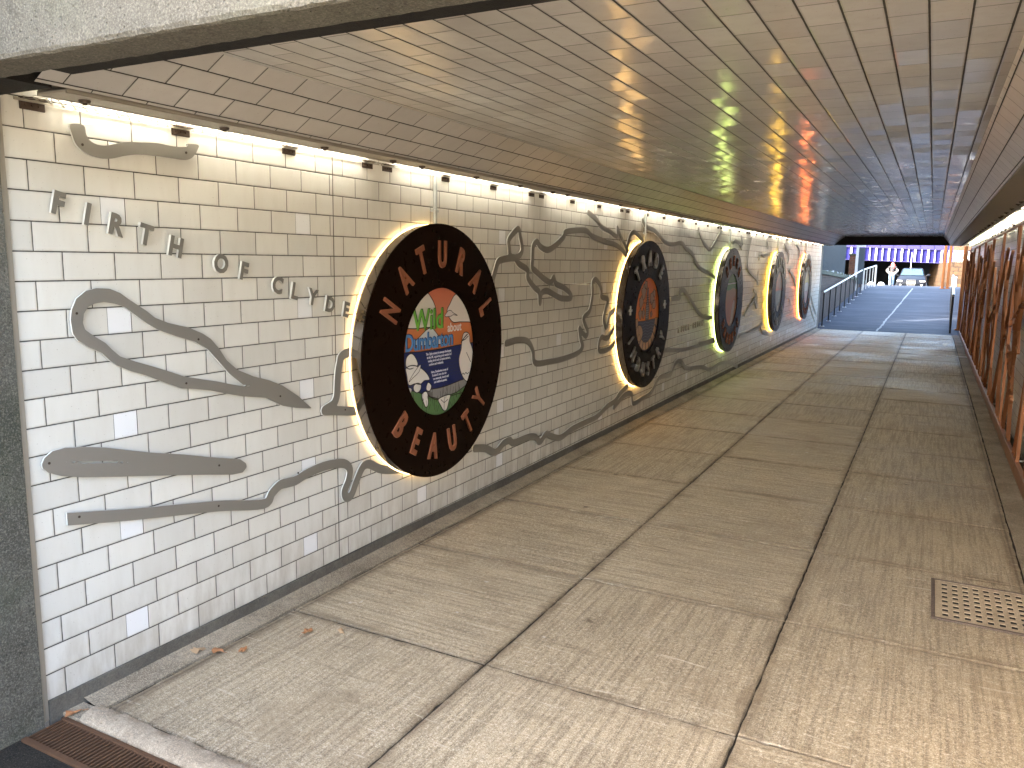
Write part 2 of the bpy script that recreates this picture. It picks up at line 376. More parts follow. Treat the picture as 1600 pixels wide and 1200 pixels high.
def plate_from_field(bm, F, xs, ys, x0, x1, mi=0):
    """marching squares: the region F<0 becomes a plate in (y,z) from x0 to x1 with side walls"""
    ca, cb, ed = {}, {}, {}
    def vert(key, p):
        if key not in ca:
            ca[key] = bm.verts.new((x1, p[0], p[1])); cb[key] = bm.verts.new((x0, p[0], p[1]))
        return key
    ii, jj = np.where(np.minimum(np.minimum(F[:-1, :-1], F[1:, :-1]), np.minimum(F[:-1, 1:], F[1:, 1:])) < 0)
    for i, j in zip(ii.tolist(), jj.tolist()):
        c = [(i, j), (i+1, j), (i+1, j+1), (i, j+1)]; poly = []
        for q in range(4):
            a, b = c[q], c[(q+1) % 4]; fa, fb = F[a], F[b]
            if fa < 0: poly.append((vert(('v', a), (xs[a[0]], ys[a[1]])), None))
            if (fa < 0) != (fb < 0):
                t = fa/(fa-fb); t = min(max(t, .03), .97); key = ('e', min(a, b), max(a, b))
                p = (xs[a[0]]+(xs[b[0]]-xs[a[0]])*t, ys[a[1]]+(ys[b[1]]-ys[a[1]])*t)
                poly.append((vert(key, p), 1))
        ks = [p[0] for p in poly]
        if len(ks) < 3 or len(set(ks)) < len(ks): continue
        try: bm.faces.new([ca[k] for k in ks]).material_index = mi
        except ValueError: continue
        for q in range(len(ks)):
            a, b = ks[q], ks[(q+1) % len(ks)]
            if (b, a) in ed: del ed[(b, a)]
            else: ed[(a, b)] = 1
    for a, b in ed:
        try: bm.faces.new((ca[a], cb[a], cb[b], ca[b])).material_index = mi
        except ValueError: pass
def grid_for(pts, res, pad=.05):
    a = np.array(pts); x0, y0 = a.min(0)-pad; x1, y1 = a.max(0)+pad
    xs = np.arange(x0, x1+res, res); ys = np.arange(y0, y1+res, res); X, Y = np.meshgrid(xs, ys, indexing='ij'); return xs, ys, X, Y
def two_tone(o, m2):
    """the sides of a plate are coloured paler than its face, a relief cue"""
    o.data.materials.append(m2)
    for p in o.data.polygons:
        if abs(p.normal.x) < .7: p.material_index = 1
    return o
def text_bm(bm, s, size, depth, mt, off=0.0, sx=1.0, shear=0.0, align='CENTER', mi=0, space=1.0, bevel=0.0):
    cu = bpy.data.curves.new('t', 'FONT'); cu.body = s; cu.size = size; cu.extrude = depth/2; cu.offset = off; cu.shear = shear
    cu.align_x = align; cu.align_y = 'CENTER'; cu.space_character = space; cu.resolution_u = 3; cu.bevel_depth = bevel
    o = bpy.data.objects.new('t', cu); COL.objects.link(o); bpy.context.view_layer.update()
    me = bpy.data.meshes.new_from_object(o.evaluated_get(bpy.context.evaluated_depsgraph_get()))
    me.transform(Matrix.Diagonal((sx, 1, 1, 1))); me.transform(mt)
    for p in me.polygons: p.material_index = mi
    bm.from_mesh(me); bpy.data.objects.remove(o); bpy.data.curves.remove(cu); bpy.data.meshes.remove(me)
def wall_mt(x, y, z, rot=0.0):
    """text plane on the left wall: reads towards +y, faces +x; rot turns it clockwise"""
    b = Matrix(((0, 0, 1, 0), (1, 0, 0, 0), (0, 1, 0, 0), (0, 0, 0, 1)))
    return Matrix.Translation((x, y, z)) @ b @ Matrix.Rotation(-rot, 4, 'Z')

OUTL = [([(1.783, 2.102), (1.787, 2.069), (1.802, 2.034), (1.836, 2.011), (1.884, 2.001), (1.934, 2.005), (1.987, 2.021), (2.048, 2.033), (2.118, 2.037), (2.19, 2.037), (2.258, 2.038), (2.298, 2.056), (2.325, 2.094), (2.326, 2.106), (2.273, 2.103), (2.269, 2.092), (2.23, 2.085), (2.185, 2.084), (2.128, 2.086), (2.058, 2.079), (2.003, 2.073), (1.964, 2.064), (1.918, 2.049), (1.881, 2.047), (1.854, 2.057), (1.84, 2.077), (1.833, 2.106)], []), ([(2.953, 0.924), (2.841, 0.944), (2.753, 0.968), (2.645, 1.022), (2.51, 1.048), (2.42, 1.072), (2.335, 1.098), (2.253, 1.116), (2.187, 1.127), (2.1, 1.165), (2.03, 1.198), (1.961, 1.224), (1.907, 1.25), (1.876, 1.273), (1.846, 1.304), (1.795, 1.33), (1.757, 1.357), (1.741, 1.382), (1.736, 1.43), (1.743, 1.467), (1.762, 1.504), (1.8, 1.531), (1.841, 1.54), (1.894, 1.537), (1.936, 1.52), (1.968, 1.497), (2.001, 1.476), (2.045, 1.448), (2.079, 1.421), (2.139, 1.397), (2.24, 1.371), (2.306, 1.342), (2.346, 1.317), (2.387, 1.274), (2.427, 1.218), (2.485, 1.17), (2.576, 1.13), (2.673, 1.1), (2.757, 1.064), (2.861, 0.998)], [[(2.582, 1.083), (2.512, 1.101), (2.439, 1.158), (2.384, 1.216), (2.33, 1.273), (2.264, 1.312), (2.174, 1.341), (2.089, 1.373), (2.031, 1.408), (1.987, 1.441), (1.949, 1.468), (1.912, 1.481), (1.869, 1.489), (1.832, 1.485), (1.806, 1.474), (1.787, 1.451), (1.781, 1.418), (1.788, 1.393), (1.819, 1.369), (1.864, 1.339), (1.889, 1.312), (1.92, 1.284), (1.986, 1.257), (2.056, 1.232), (2.128, 1.205), (2.203, 1.174), (2.282, 1.154), (2.365, 1.134), (2.452, 1.109), (2.519, 1.092)]]), ([(1.596, 0.939), (1.607, 0.96), (1.636, 0.978), (1.68, 0.981), (1.749, 0.971), (1.832, 0.952), (1.93, 0.922), (2.034, 0.89), (2.184, 0.851), (2.319, 0.811), (2.435, 0.78), (2.481, 0.767), (2.514, 0.741), (2.518, 0.722), (2.493, 0.703), (2.432, 0.707), (2.287, 0.741), (2.128, 0.776), (1.981, 0.807), (1.846, 0.836), (1.741, 0.859), (1.663, 0.882), (1.617, 0.905), (1.599, 0.924)], [[(1.676, 0.931), (1.746, 0.918), (1.85, 0.897), (1.95, 0.869), (1.85, 0.889), (1.745, 0.91)]])]
STRIPS = [([(1.58, 0.74), (1.731, 0.708), (1.948, 0.662), (2.197, 0.615), (2.365, 0.582), (2.614, 0.524), (2.667, 0.561), (2.72, 0.588), (2.773, 0.587), (2.828, 0.585), (2.903, 0.601), (3.021, 0.611), (3.123, 0.604), (3.197, 0.586), (3.236, 0.546), (3.223, 0.49), (3.189, 0.439), (3.203, 0.402), (3.243, 0.403), (3.283, 0.46), (3.325, 0.518), (3.36, 0.543), (3.411, 0.536), (3.483, 0.497), (3.556, 0.472), (3.629, 0.457), (3.73, 0.438)], 0.046, False), ([(3.306, 1.181), (3.239, 1.176), (3.182, 1.161), (3.168, 1.132), (3.155, 1.085), (3.146, 1.024), (3.14, 0.964), (3.116, 0.924), (3.066, 0.907), (3.044, 0.898), (3.093, 0.89), (3.156, 0.88), (3.25, 0.863), (3.338, 0.851)], 0.048, False), ([(4.784, 1.555), (4.808, 1.595), (4.848, 1.659), (4.915, 1.676), (5.028, 1.687), (5.1, 1.687)], 0.05, False), ([(5.1, 1.691), (5.028, 1.702), (5.009, 1.76), (4.998, 1.808), (5.05, 1.851), (5.13, 1.892), (5.161, 1.885), (5.174, 1.847), (5.198, 1.798), (5.209, 1.747), (5.173, 1.709)], 0.045, True), ([(5.1, 1.687), (5.166, 1.645), (5.3, 1.603), (5.312, 1.542), (5.424, 1.47), (5.507, 1.433), (5.527, 1.351), (5.549, 1.423), (5.654, 1.438), (5.787, 1.405), (5.925, 1.374), (6.116, 1.368), (6.101, 1.408), (5.967, 1.459), (5.816, 1.492), (5.768, 1.542), (5.715, 1.506), (5.607, 1.53), (5.439, 1.594), (5.382, 1.62), (5.385, 1.69), (5.391, 1.777), (5.449, 1.814), (5.511, 1.78), (5.638, 1.757), (5.766, 1.787), (5.942, 1.866), (5.974, 1.905), (6.128, 1.925), (6.404, 1.937), (6.539, 1.897), (6.735, 1.873), (6.881, 1.855), (7.125, 1.837), (7.322, 1.792), (7.46, 1.738)], 0.05, False), ([(6.444, 2.093), (6.637, 2.044), (6.754, 1.988), (6.961, 1.955), (7.165, 1.915), (7.166, 1.996), (7.259, 1.924), (7.346, 1.871), (7.489, 1.784)], 0.045, False), ([(7.449, 1.784), (7.499, 1.883), (7.569, 1.955), (7.682, 1.969), (7.834, 1.927), (7.962, 1.878)], 0.05, False), ([(7.903, 2.099), (8.033, 2.047), (8.294, 2.019), (8.503, 1.966), (8.687, 1.909), (8.984, 1.891), (9.373, 1.918), (9.592, 1.856), (9.863, 1.803), (10.064, 1.698), (10.317, 1.614), (10.727, 1.563), (11.173, 1.482)], 0.05, False), ([(10.122, 2.12), (10.258, 2.029), (10.447, 1.937), (10.765, 1.87), (10.959, 1.951), (11.155, 2.049), (11.358, 2.149), (11.461, 2.2)], 0.05, False), ([(4.98, 1.081), (5.046, 1.084), (5.147, 1.091), (5.324, 1.069), (5.419, 0.987), (5.461, 0.89), (5.717, 0.872), (6.013, 0.869), (6.332, 0.894), (6.399, 0.964)], 0.05, False), ([(6.371, 0.903), (6.411, 0.942), (6.364, 0.997), (6.333, 1.066), (6.325, 1.1), (6.381, 1.063), (6.47, 1.023), (6.511, 1.062), (6.416, 1.162), (6.425, 1.195), (6.542, 1.24), (6.591, 1.332), (6.607, 1.416), (6.59, 1.485), (6.655, 1.518), (6.763, 1.473), (6.816, 1.411), (6.82, 1.359), (6.981, 1.327), (6.94, 1.239), (6.894, 1.152), (6.961, 1.068), (7.014, 1.11), (7.045, 1.18), (7.169, 1.22), (7.27, 1.262)], 0.05, False), ([(7.285, 1.112), (7.185, 1.053), (7.015, 0.964), (6.841, 0.982), (6.804, 0.864), (7.075, 0.858), (7.25, 0.927), (7.354, 0.957)], 0.05, False), ([(4.544, 0.397), (4.699, 0.366), (4.838, 0.308), (4.957, 0.349), (5.056, 0.354), (5.12, 0.323), (5.346, 0.321), (5.487, 0.297), (5.576, 0.241), (5.692, 0.284), (5.786, 0.247), (5.98, 0.2), (6.213, 0.23), (6.5, 0.238), (6.808, 0.245), (7.051, 0.299), (7.266, 0.322), (7.396, 0.376), (7.625, 0.427)], 0.055, False), ([(7.25, 0.261), (7.539, 0.34), (7.759, 0.326), (7.821, 0.215), (8.105, 0.225), (8.432, 0.25), (8.707, 0.379), (9.147, 0.364), (9.328, 0.48), (9.569, 0.485), (9.842, 0.365), (10.394, 0.315), (10.736, 0.277), (11.106, 0.203), (11.67, 0.235), (12.307, 0.18), (12.909, 0.053)], 0.055, False), ([(9.055, 1.265), (9.412, 1.266), (9.383, 1.332), (9.585, 1.353), (9.903, 1.224), (10.358, 1.039), (10.711, 0.963), (11.198, 0.937)], 0.055, False), ([(8.889, 0.679), (9.617, 0.619), (10.226, 0.607), (11.274, 0.595), (11.603, 0.575)], 0.05, False), ([(12.115, 1.993), (12.269, 2.027), (12.615, 1.995), (12.739, 1.925)], 0.055, False), ([(12.668, 2.119), (12.725, 2.06), (12.787, 2.006)], 0.05, False), ([(13.438, 2.108), (13.349, 1.977), (13.26, 1.847), (13.263, 1.667), (13.472, 1.563), (14.044, 1.453), (14.176, 1.369), (14.185, 1.561)], 0.055, False), ([(14.221, 1.781), (14.333, 1.878), (14.642, 1.841), (15.019, 1.868)], 0.055, False), ([(14.812, 2.126), (14.913, 2.059), (14.992, 1.99)], 0.05, False), ([(16.769, 2.11), (16.898, 2.034), (17.338, 1.946), (17.319, 1.749)], 0.06, False), ([(17.597, 1.585), (18.075, 1.482), (18.347, 1.375), (18.585, 1.231)], 0.06, False), ([(18.335, 2.153), (18.722, 2.077), (18.924, 1.904)], 0.06, False), ([(13.251, 0.871), (13.726, 1.009), (14.178, 1.176), (13.921, 1.256)], 0.055, False), ([(12.935, 0.544), (13.522, 0.518), (14.135, 0.567), (14.903, 0.613)], 0.055, False), ([(10.414, 0.631), (10.752, 0.618), (11.229, 0.625)], 0.055, False), ([(14.696, 0.626), (14.95, 0.473), (15.627, 0.375)], 0.05, False), ([(16.955, 0.685), (17.913, 0.683), (18.653, 0.696)], 0.05, False), ([(17.341, 1.044), (17.856, 0.983), (18.009, 0.863)], 0.05, False), ([(21.354, 0.924), (21.891, 0.687), (22.715, 0.368)], 0.05, False), ([(21.269, 0.712), (21.803, 0.47), (22.459, 0.239)], 0.05, False), ([(13.967, 1.109), (14.136, 1.012), (14.249, 0.951), (14.238, 1.137)], 0.05, False)]
LET = [('F', 1.715, 1.828, 0.069, 20.3), ('I', 1.821, 1.797, 0.075, 15.5), ('R', 1.929, 1.766, 0.077, 11.2), ('T', 2.054, 1.734, 0.078, 10.3), ('H', 2.188, 1.692, 0.073, 15.2), ('O', 2.411, 1.627, 0.078, 8.9), ('F', 2.536, 1.596, 0.074, 14.0), ('C', 2.736, 1.532, 0.078, 6.7), ('L', 2.847, 1.502, 0.077, 12.0), ('Y', 2.969, 1.47, 0.084, 18.6), ('D', 3.094, 1.429, 0.079, 13.2), ('E', 3.218, 1.398, 0.078, 17.0)]

def ztop(y): return 2.145+.004*y      # underside of the lamp covers
def zc(y): return 2.305+.0075*y       # ceiling
YN, YF, XR = 1.56, 22.95, 3.50
# ------------------------------------------------------------------ setting: floor
def slab_floor():
    bm = B(); xs = [.118, 1.172, 2.206, 3.262]; ys = [1.712]+[2.68+1.049*k for k in range(20)]
    ys = [y for y in ys if y < 22.7]+[22.96]
    for i in range(3):
        for j in range(len(ys)-1):
            x0, x1, y0, y1 = xs[i]+.004, xs[i+1]-.004, ys[j]+.006, ys[j+1]-.006
            if i == 2 and j == 3: pass
            zb = random.uniform(-.002, .002); tx, ty = random.uniform(-.002, .002), random.uniform(-.002, .002)
            def ring(ins, dz, jit):
                P = []; n = 22
                for a, b in (((x0, y0), (x1, y0)), ((x1, y0), (x1, y1)), ((x1, y1), (x0, y1)), ((x0, y1), (x0, y0))):
                    for q in range(n):
                        t = q/n; P.append([a[0]+(b[0]-a[0])*t, a[1]+(b[1]-a[1])*t])
                cx, cy = (x0+x1)/2, (y0+y1)/2; out = []
                for p in P:
                    p = [p[0]-math.copysign(min(ins, abs(p[0]-cx)), p[0]-cx) if abs(abs(p[0]-cx)-(x1-x0)/2) < .002 else p[0],
                         p[1]-math.copysign(min(ins, abs(p[1]-cy)), p[1]-cy) if abs(abs(p[1]-cy)-(y1-y0)/2) < .002 else p[1]]
                    jx, jy = random.uniform(-jit, jit), random.uniform(-jit, jit)
                    if random.random() < .06: jx *= 2.5; jy *= 2.5
                    z = zb+tx*(p[0]-cx)+ty*(p[1]-cy)+dz
                    out.append(bm.verts.new((p[0]+jx, p[1]+jy, z)))
                return out
            r0 = ring(0, -.03, 0); r1 = ring(.0, -.005, .003); r2 = ring(.005, 0, .003)
            n = len(r0)
            for q in range(n):
                bm.faces.new((r0[q], r0[(q+1) % n], r1[(q+1) % n], r1[q])); bm.faces.new((r1[q], r1[(q+1) % n], r2[(q+1) % n], r2[q]))
            bm.faces.new(r2)
    tag(fin(bm, 'floor', M['slab']), kind='structure')
slab_floor()
bm = B(); box(bm, .0, 3.5, 1.60, 22.99, -.2, -.009); tag(fin(bm, 'floor_bedding', M['joint']), kind='structure')
# fillets of mortar along the two walls
def fillet(x_out, x_in, y0, y1, name):
    bm = B(); n = 130; rows = []
    s = 1 if x_in > x_out else -1
    for i in range(n+1):
        y = y0+(y1-y0)*i/n; j = lambda a: random.uniform(-a, a)
        rows.append([bm.verts.new(p) for p in ((x_out, y, .022+j(.002)), (x_out+s*.03, y, .012+j(.003)), (x_out+s*.07, y, .006+j(.003)), (x_in-s*.004+j(.004), y, .002+j(.003)), (x_in-s*.002+j(.003), y, -.03))])
    for a, b in zip(rows, rows[1:]):
        for q in range(4): bm.faces.new((a[q], a[q+1], b[q+1], b[q]))
    tag(fin(bm, name, M['fillet'], smooth=True), kind='structure')
fillet(.012, .115, 1.69, 22.97, 'floor_edge'); fillet(3.47, 3.265, 1.69, 22.97, 'floor_edge')
# outside ground, asphalt, in front of the tunnel, and the ramp and street beyond
def gz(y):
    K = [(22.97, 0), (24, .035), (38, .85), (41, .875), (44, .83), (50, .63), (54, .55), (57.5, .27), (64, .22), (90, .2), (400, .2)]
    for (a, za), (b, zb) in zip(K, K[1:]):
        if y <= b: return za+(zb-za)*(y-a)/(b-a)
    return .2
def sheet(name, X0, X1, ys, m, zf, nx=1):
    bm = B(); rows = []
    for y in ys:
        a, b = X0(y), X1(y); rows.append([bm.verts.new((a+(b-a)*i/nx, y, zf(y))) for i in range(nx+1)])
    for r0, r1 in zip(rows, rows[1:]):
        for i in range(nx): bm.faces.new((r0[i], r0[i+1], r1[i+1], r1[i]))
    return tag(fin(bm, name, m), kind='structure')
bm = B(); box(bm, -.3, 4.6, -1.2, 1.445, -.3, -.012); tag(fin(bm, 'path', M['asphalt']), kind='structure')
bm = B(); box(bm, -25, 25, -50, -1.205, -.3, -.010); tag(fin(bm, 'pavement', M['bounce_paving']), kind='structure')  # unseen pale ground added behind the camera to bounce warm sunlight inside
bm = B(); quad(bm, [(-400, -300, -.35), (400, -300, -.35), (400, 600, -.35), (-400, 600, -.35)]); tag(fin(bm, 'ground', M['asphalt']), kind='structure')
def ramp_mat():
    m = mat('ramp_asphalt', (.04, .04, .045), .8, spec=.12); k = NB(m); o = k.obj()
    n = k.noise(o, .5, 5, .6, .5); f = k.noise(o, 60, 3, .7); st = k.noise(k.map(o, (.5, 5, 1)), 1, 5, .65)
    c = k.mix(k.ramp(n, (.35, 0.0), (.65, 1.0)), (.036, .044, .064), (.022, .028, .045))
    c = k.mix(k.math('MULTIPLY', k.ramp(st, (.4, 0.0), (.7, 1.0)), .5), c, (.075, .078, .085))
    c = k.mix(k.math('MULTIPLY', k.ramp(f, (.5, 0.0), (.65, 1.0)), .4), c, (.085, .085, .09))
    k.l(c, k.b.inputs['Base Color']); k.l(k.ramp(st, (.35, .6), (.6, .9)), k.b.inputs['Roughness']); k.l(k.bump(f, .5, .005), k.b.inputs['Normal'])
    return m
M['ramp'] = ramp_mat()
sheet('ramp', lambda y: -.1, lambda y: 3.9, [22.97, 23.4, 24, 26, 30, 34, 38, 39.5, 41, 42.5, 44], M['ramp'], gz)
sheet('street', lambda y: -40, lambda y: 40, [44.0, 47, 50, 54, 57.5, 64, 90, 400], M['ramp'], gz)
sheet('pavement', lambda y: 3.9, lambda y: 40, [23.1, 38, 41, 44], M['ramp'], lambda y: max(gz(y), .8))
sheet('pavement', lambda y: -40, lambda y: -.35, [37.9, 41, 44], M['ramp'], lambda y: gz(y))
# pale filled crack running up the ramp
bm = B(); P = [(1.49, 23.05), (1.53, 24.2), (1.56, 25), (1.585, 26), (1.645, 27.5), (1.69, 29), (1.77, 31), (1.85, 33.5), (1.93, 36), (1.99, 37.9)]
P = catmull(P, 5); prev = None
for x, y in P:
    j = random.uniform(-.012, .012); wd = random.uniform(.018, .034); q = [bm.verts.new((x+j-wd, y, gz(y)+.004)), bm.verts.new((x+j+wd, y, gz(y)+.004))]
    if prev: bm.faces.new((prev[0], prev[1], q[1], q[0]))
    prev = q
tag(fin(bm, 'ramp_joint_line', mat('pale_joint_line', (.17, .17, .165), .7)), kind='structure')

# ------------------------------------------------------------------ setting: tunnel shell
def wall_panel(name, x, m, flip, z0=.066, z1=2.34):
    bm = B(); n = 8
    for i in range(n):
        a, b = YN+(YF-YN)*i/n, YN+(YF-YN)*(i+1)/n
        pts = [(x, a, z0), (x, b, z0), (x, b, z1), (x, a, z1)]; v = lambda y, z: (y-1.433 if flip else y-.033, z-.07-.0035*(y-2.5))
        uv = [v(p[1], p[2]) for p in pts]
        if flip: pts, uv = pts[::-1], uv[::-1]
        quad(bm, pts, uv)
    bmesh.ops.remove_doubles(bm, verts=bm.verts, dist=1e-5)
    # thickness behind
    s = 1 if flip else -1
    for a, b, c, d in (((x+s*.3, YN, z0), (x+s*.3, YF, z0), (x+s*.3, YF, z1), (x+s*.3, YN, z1)),): quad(bm, (a, b, c, d), [(0, 0)]*4)
    quad(bm, [(x, YF, 0), (x+s*.3, YF, 0), (x+s*.3, YF, z1), (x, YF, z1)], [(0.05, .05), (.3, .05), (.3, 2), (.05, 2)])
    return tag(fin_keep(bm, name, m), kind='structure')
tag(wall_panel('tunnel_wall', 0.0, M['tile'], False), 'white glazed tile wall carrying the round signs and map strips', 'wall')
tag(wall_panel('tunnel_wall', XR, M['tile'], True), 'white glazed tile wall behind the copper coloured screens', 'wall')
for s, (a, b) in enumerate(((0, .012), (XR-.012, XR))):
    bm = B(); box(bm, a, b, YN, YF, -.1, .071); tag(fin(bm, 'skirting', M['skirt']), kind='structure')
# ceiling, two slopes
bm = B()
for i in range(8):
    a, b = 1.5+(YF-1.5)*i/8, 1.5+(YF-1.5)*(i+1)/8
    quad(bm, [(.55, a, zc(a)), (.55, b, zc(b)), (2.86, b, zc(b)), (2.86, a, zc(a))], [(a+.035, -.03), (b+.035, -.03), (b+.035, 2.28), (a+.035, 2.28)])
tag(fin_keep(bm, 'ceiling', M['ceil']), kind='structure')
def haunch(xa, xb, name):
    bm = B()
    for i in range(8):
        a, b = 1.5+(YF-1.5)*i/8, 1.5+(YF-1.5)*(i+1)/8
        za, zb = ztop(a)+.012, ztop(b)+.012
        wa = math.hypot(xb-xa, zc(a)-za); wb = math.hypot(xb-xa, zc(b)-zb); o = .085
        quad(bm, [(xa, a, za), (xa, b, zb), (xb, b, zc(b)), (xb, a, zc(a))], [(a+.12, o), (b+.12, o), (b+.12, o+wb), (a+.12, o+wa)])
    tag(fin_keep(bm, name, M['haunch']), kind='structure')
haunch(.285, .55, 'ceiling_slope'); haunch(3.03, 2.86, 'ceiling_slope')
# unseen concrete deck, added over the tunnel to block light
bm = B(); box(bm, -.6, 4.2, 1.58, YF, 2.56, 3.1); tag(fin(bm, 'light_block_deck', M['conc']), kind='structure')
bm = B()
for xa, xb in ((-.02, .29), (3.02, 3.52)):
    for i in range(4):
        a, b = 1.5+(YF-1.5)*i/4, 1.5+(YF-1.5)*(i+1)/4
        quad(bm, [(xa, a, ztop(a)+.075), (xa, b, ztop(b)+.075), (xb, b, ztop(b)+.075), (xb, a, ztop(a)+.075)])
tag(fin(bm, 'lamp_soffit', M['skirt']), kind='structure')
# near portal: lintel, near-black band, side walls
def rough_box(bm, x0, x1, y0, y1, z0, z1, step=.025, amp=.0012):
    nx = max(2, int((x1-x0)/step)); ring = []
    prof = [(y1, z1), (y0, z1), (y0, z0+.012), (y0+.004, z0+.003), (y0+.012, z0), (y1, z0)]
    for i in range(nx+1):
        x = x0+(x1-x0)*i/nx; ring.append([bm.verts.new((x, y+random.uniform(-amp, amp), z+random.uniform(-amp, amp))) for y, z in prof])
    for a, b in zip(ring, ring[1:]):
        for q in range(len(prof)): bm.faces.new((a[q], a[(q+1) % 6], b[(q+1) % 6], b[q]))
    bm.faces.new(ring[0]); bm.faces.new(ring[-1][::-1])
bm = B(); rough_box(bm, -1.0, 5.0, 1.19, 1.305, 2.118, 3.5); tag(fin(bm, 'portal_lintel', M['conc']), kind='structure')
bm = B(); box(bm, -.02, 4.2, 1.306, 1.585, 2.195, 2.60); box(bm, -.3, .285, 1.307, 1.553, 2.155, 2.193)
tag(fin(bm, 'portal_beam', M['black']), kind='structure')
bm = B()
box(bm, -1.2, .018, -2.2, 1.535, -.3, 2.116); box(bm, -1.2, .018, -2.2, 1.185, 2.1165, 4.2)  # upper block is out of view, raised to keep sun off the lintel
tag(fin(bm, 'side_wall', M['pillar']), 'mossy dark concrete wing wall at the near mouth, left of the tiles', 'wall')
bm = B(); box(bm, 3.52, 4.6, .2, 1.535, -.3, 2.116); box(bm, 3.52, 4.6, -9, .199, -.3, 1.1)  # rear stretch is out of view, kept low to let skylight in
tag(fin(bm, 'side_wall', M['pillar']), 'dark concrete wing wall at the near mouth, right of the tiles', 'wall')
bm = B(); box(bm, -.02, .009, 1.537, 1.559, .0, 2.15, .002); tag(fin(bm, 'edge_trim', M['plate']), 'thin metal trim between the mossy concrete and the first tiles', 'trim')
# far portal beam
bm = B(); box(bm, -.3, 4.2, 22.955, 23.35, 2.262, 3.4, .01); tag(fin(bm, 'portal_beam', M['black']), kind='structure')
bm = B()
for x0, x1 in ((-.6, -.002), (XR+.002, 4.2)): box(bm, x0, x1, 22.951, 23.35, -.3, 2.26)
tag(fin(bm, 'portal_jamb', M['skirt']), kind='structure')

# ------------------------------------------------------------------ near threshold: grate, kerb
g = empty('drain_grate', (1.75, 1.525, 0), 'long rusty slotted drain grate across the tunnel mouth', 'grate')
bm = B(); box(bm, -1.715, 1.73, -.085, .08, -.30, -.05); fin(bm, 'pit', M['pit'], g)  # solid block, its black top standing for the shaded pit
bm = B()
for k in range(188): box(bm, -1.715+.0183*k, -1.715+.0183*k+.0068, -.062, .062, -.025, -.004)
fin(bm, 'slat', M['grate'], g)['kind'] = 'stuff'
bm = B(); box(bm, -1.72, 1.73, -.082, -.062, -.03, -.0015, .002); box(bm, -1.72, 1.73, .062, .079, -.03, -.0015, .002)
fin(bm, 'frame', M['grate'], g)
bm = B(); rings = []
for i in range(150):
    x = .105+(3.47-.105)*i/149; j = lambda a: random.uniform(-a, a)
    e = .5*math.sin(x*9)+.5*math.sin(x*23+1); wv = .006*e
    rings.append([bm.verts.new(p) for p in ((x, 1.606, -.04), (x, 1.607+wv*.4+j(.002), .004+j(.003)), (x, 1.622+j(.003), .020+j(.003)), (x, 1.655, .026+j(.003)), (x, 1.688+wv+j(.003), .021+j(.003)), (x, 1.706+wv+j(.004), .004+j(.002)), (x, 1.709+wv, -.04))])
for a, b in zip(rings, rings[1:]):
    for q in range(6): bm.faces.new((a[q], a[q+1], b[q+1], b[q]))
bm.faces.new(rings[0]); tag(fin(bm, 'kerb', M['kerb'], smooth=True), kind='structure')
bm = B(); box(bm, .0, .104, 1.607, 1.689, -.1, .006, .003); tag(fin(bm, 'kerb_end', M['fillet']), kind='structure')

# drain cover set in the floor on the right
g = empty('drain_cover', (3.06, 4.375, 0), 'square iron drain cover with rows of small slots in the concrete floor', 'drain cover')
bm = B(); box(bm, -.24, .19, -.275, .275, .0032, .0052); fin(bm, 'hole_shade', M['pit'], g)  # black sheet under the plate, painted as shade in the holes
bm = B()
nx, ny = 8, 8; x0, x1, y0, y1 = -.205, .175, -.235, .24; px, py = (x1-x0)/nx, (y1-y0)/ny
for i in range(nx+1):
    wv = .011; xc = x0+px*i; a = xc-wv if i else x0-.02; b = xc+wv if i < nx else x1+.012; box(bm, a, b, y0-.02, y1+.02, .004, .0085)
for i in range(nx):
    for j in range(ny+1):
        yc = y0+py*j; a = yc-.013 if j else y0-.02; b = yc+.013 if j < ny else y1+.02
        box(bm, x0+px*i+(.011 if i else .0), x0+px*(i+1)-(.011 if i < nx-1 else 0), a, b, .0042, .0083)
fin(bm, 'slotted_plate', M['cover'], g)
bm = B(); box(bm, -.243, -.226, -.275, .275, .003, .0125, .002); box(bm, -.225, .19, .262, .275, .003, .0115, .002); box(bm, -.225, .19, -.275, -.257, .003, .0115, .002)
fin(bm, 'frame', M['cover_dark'], g)

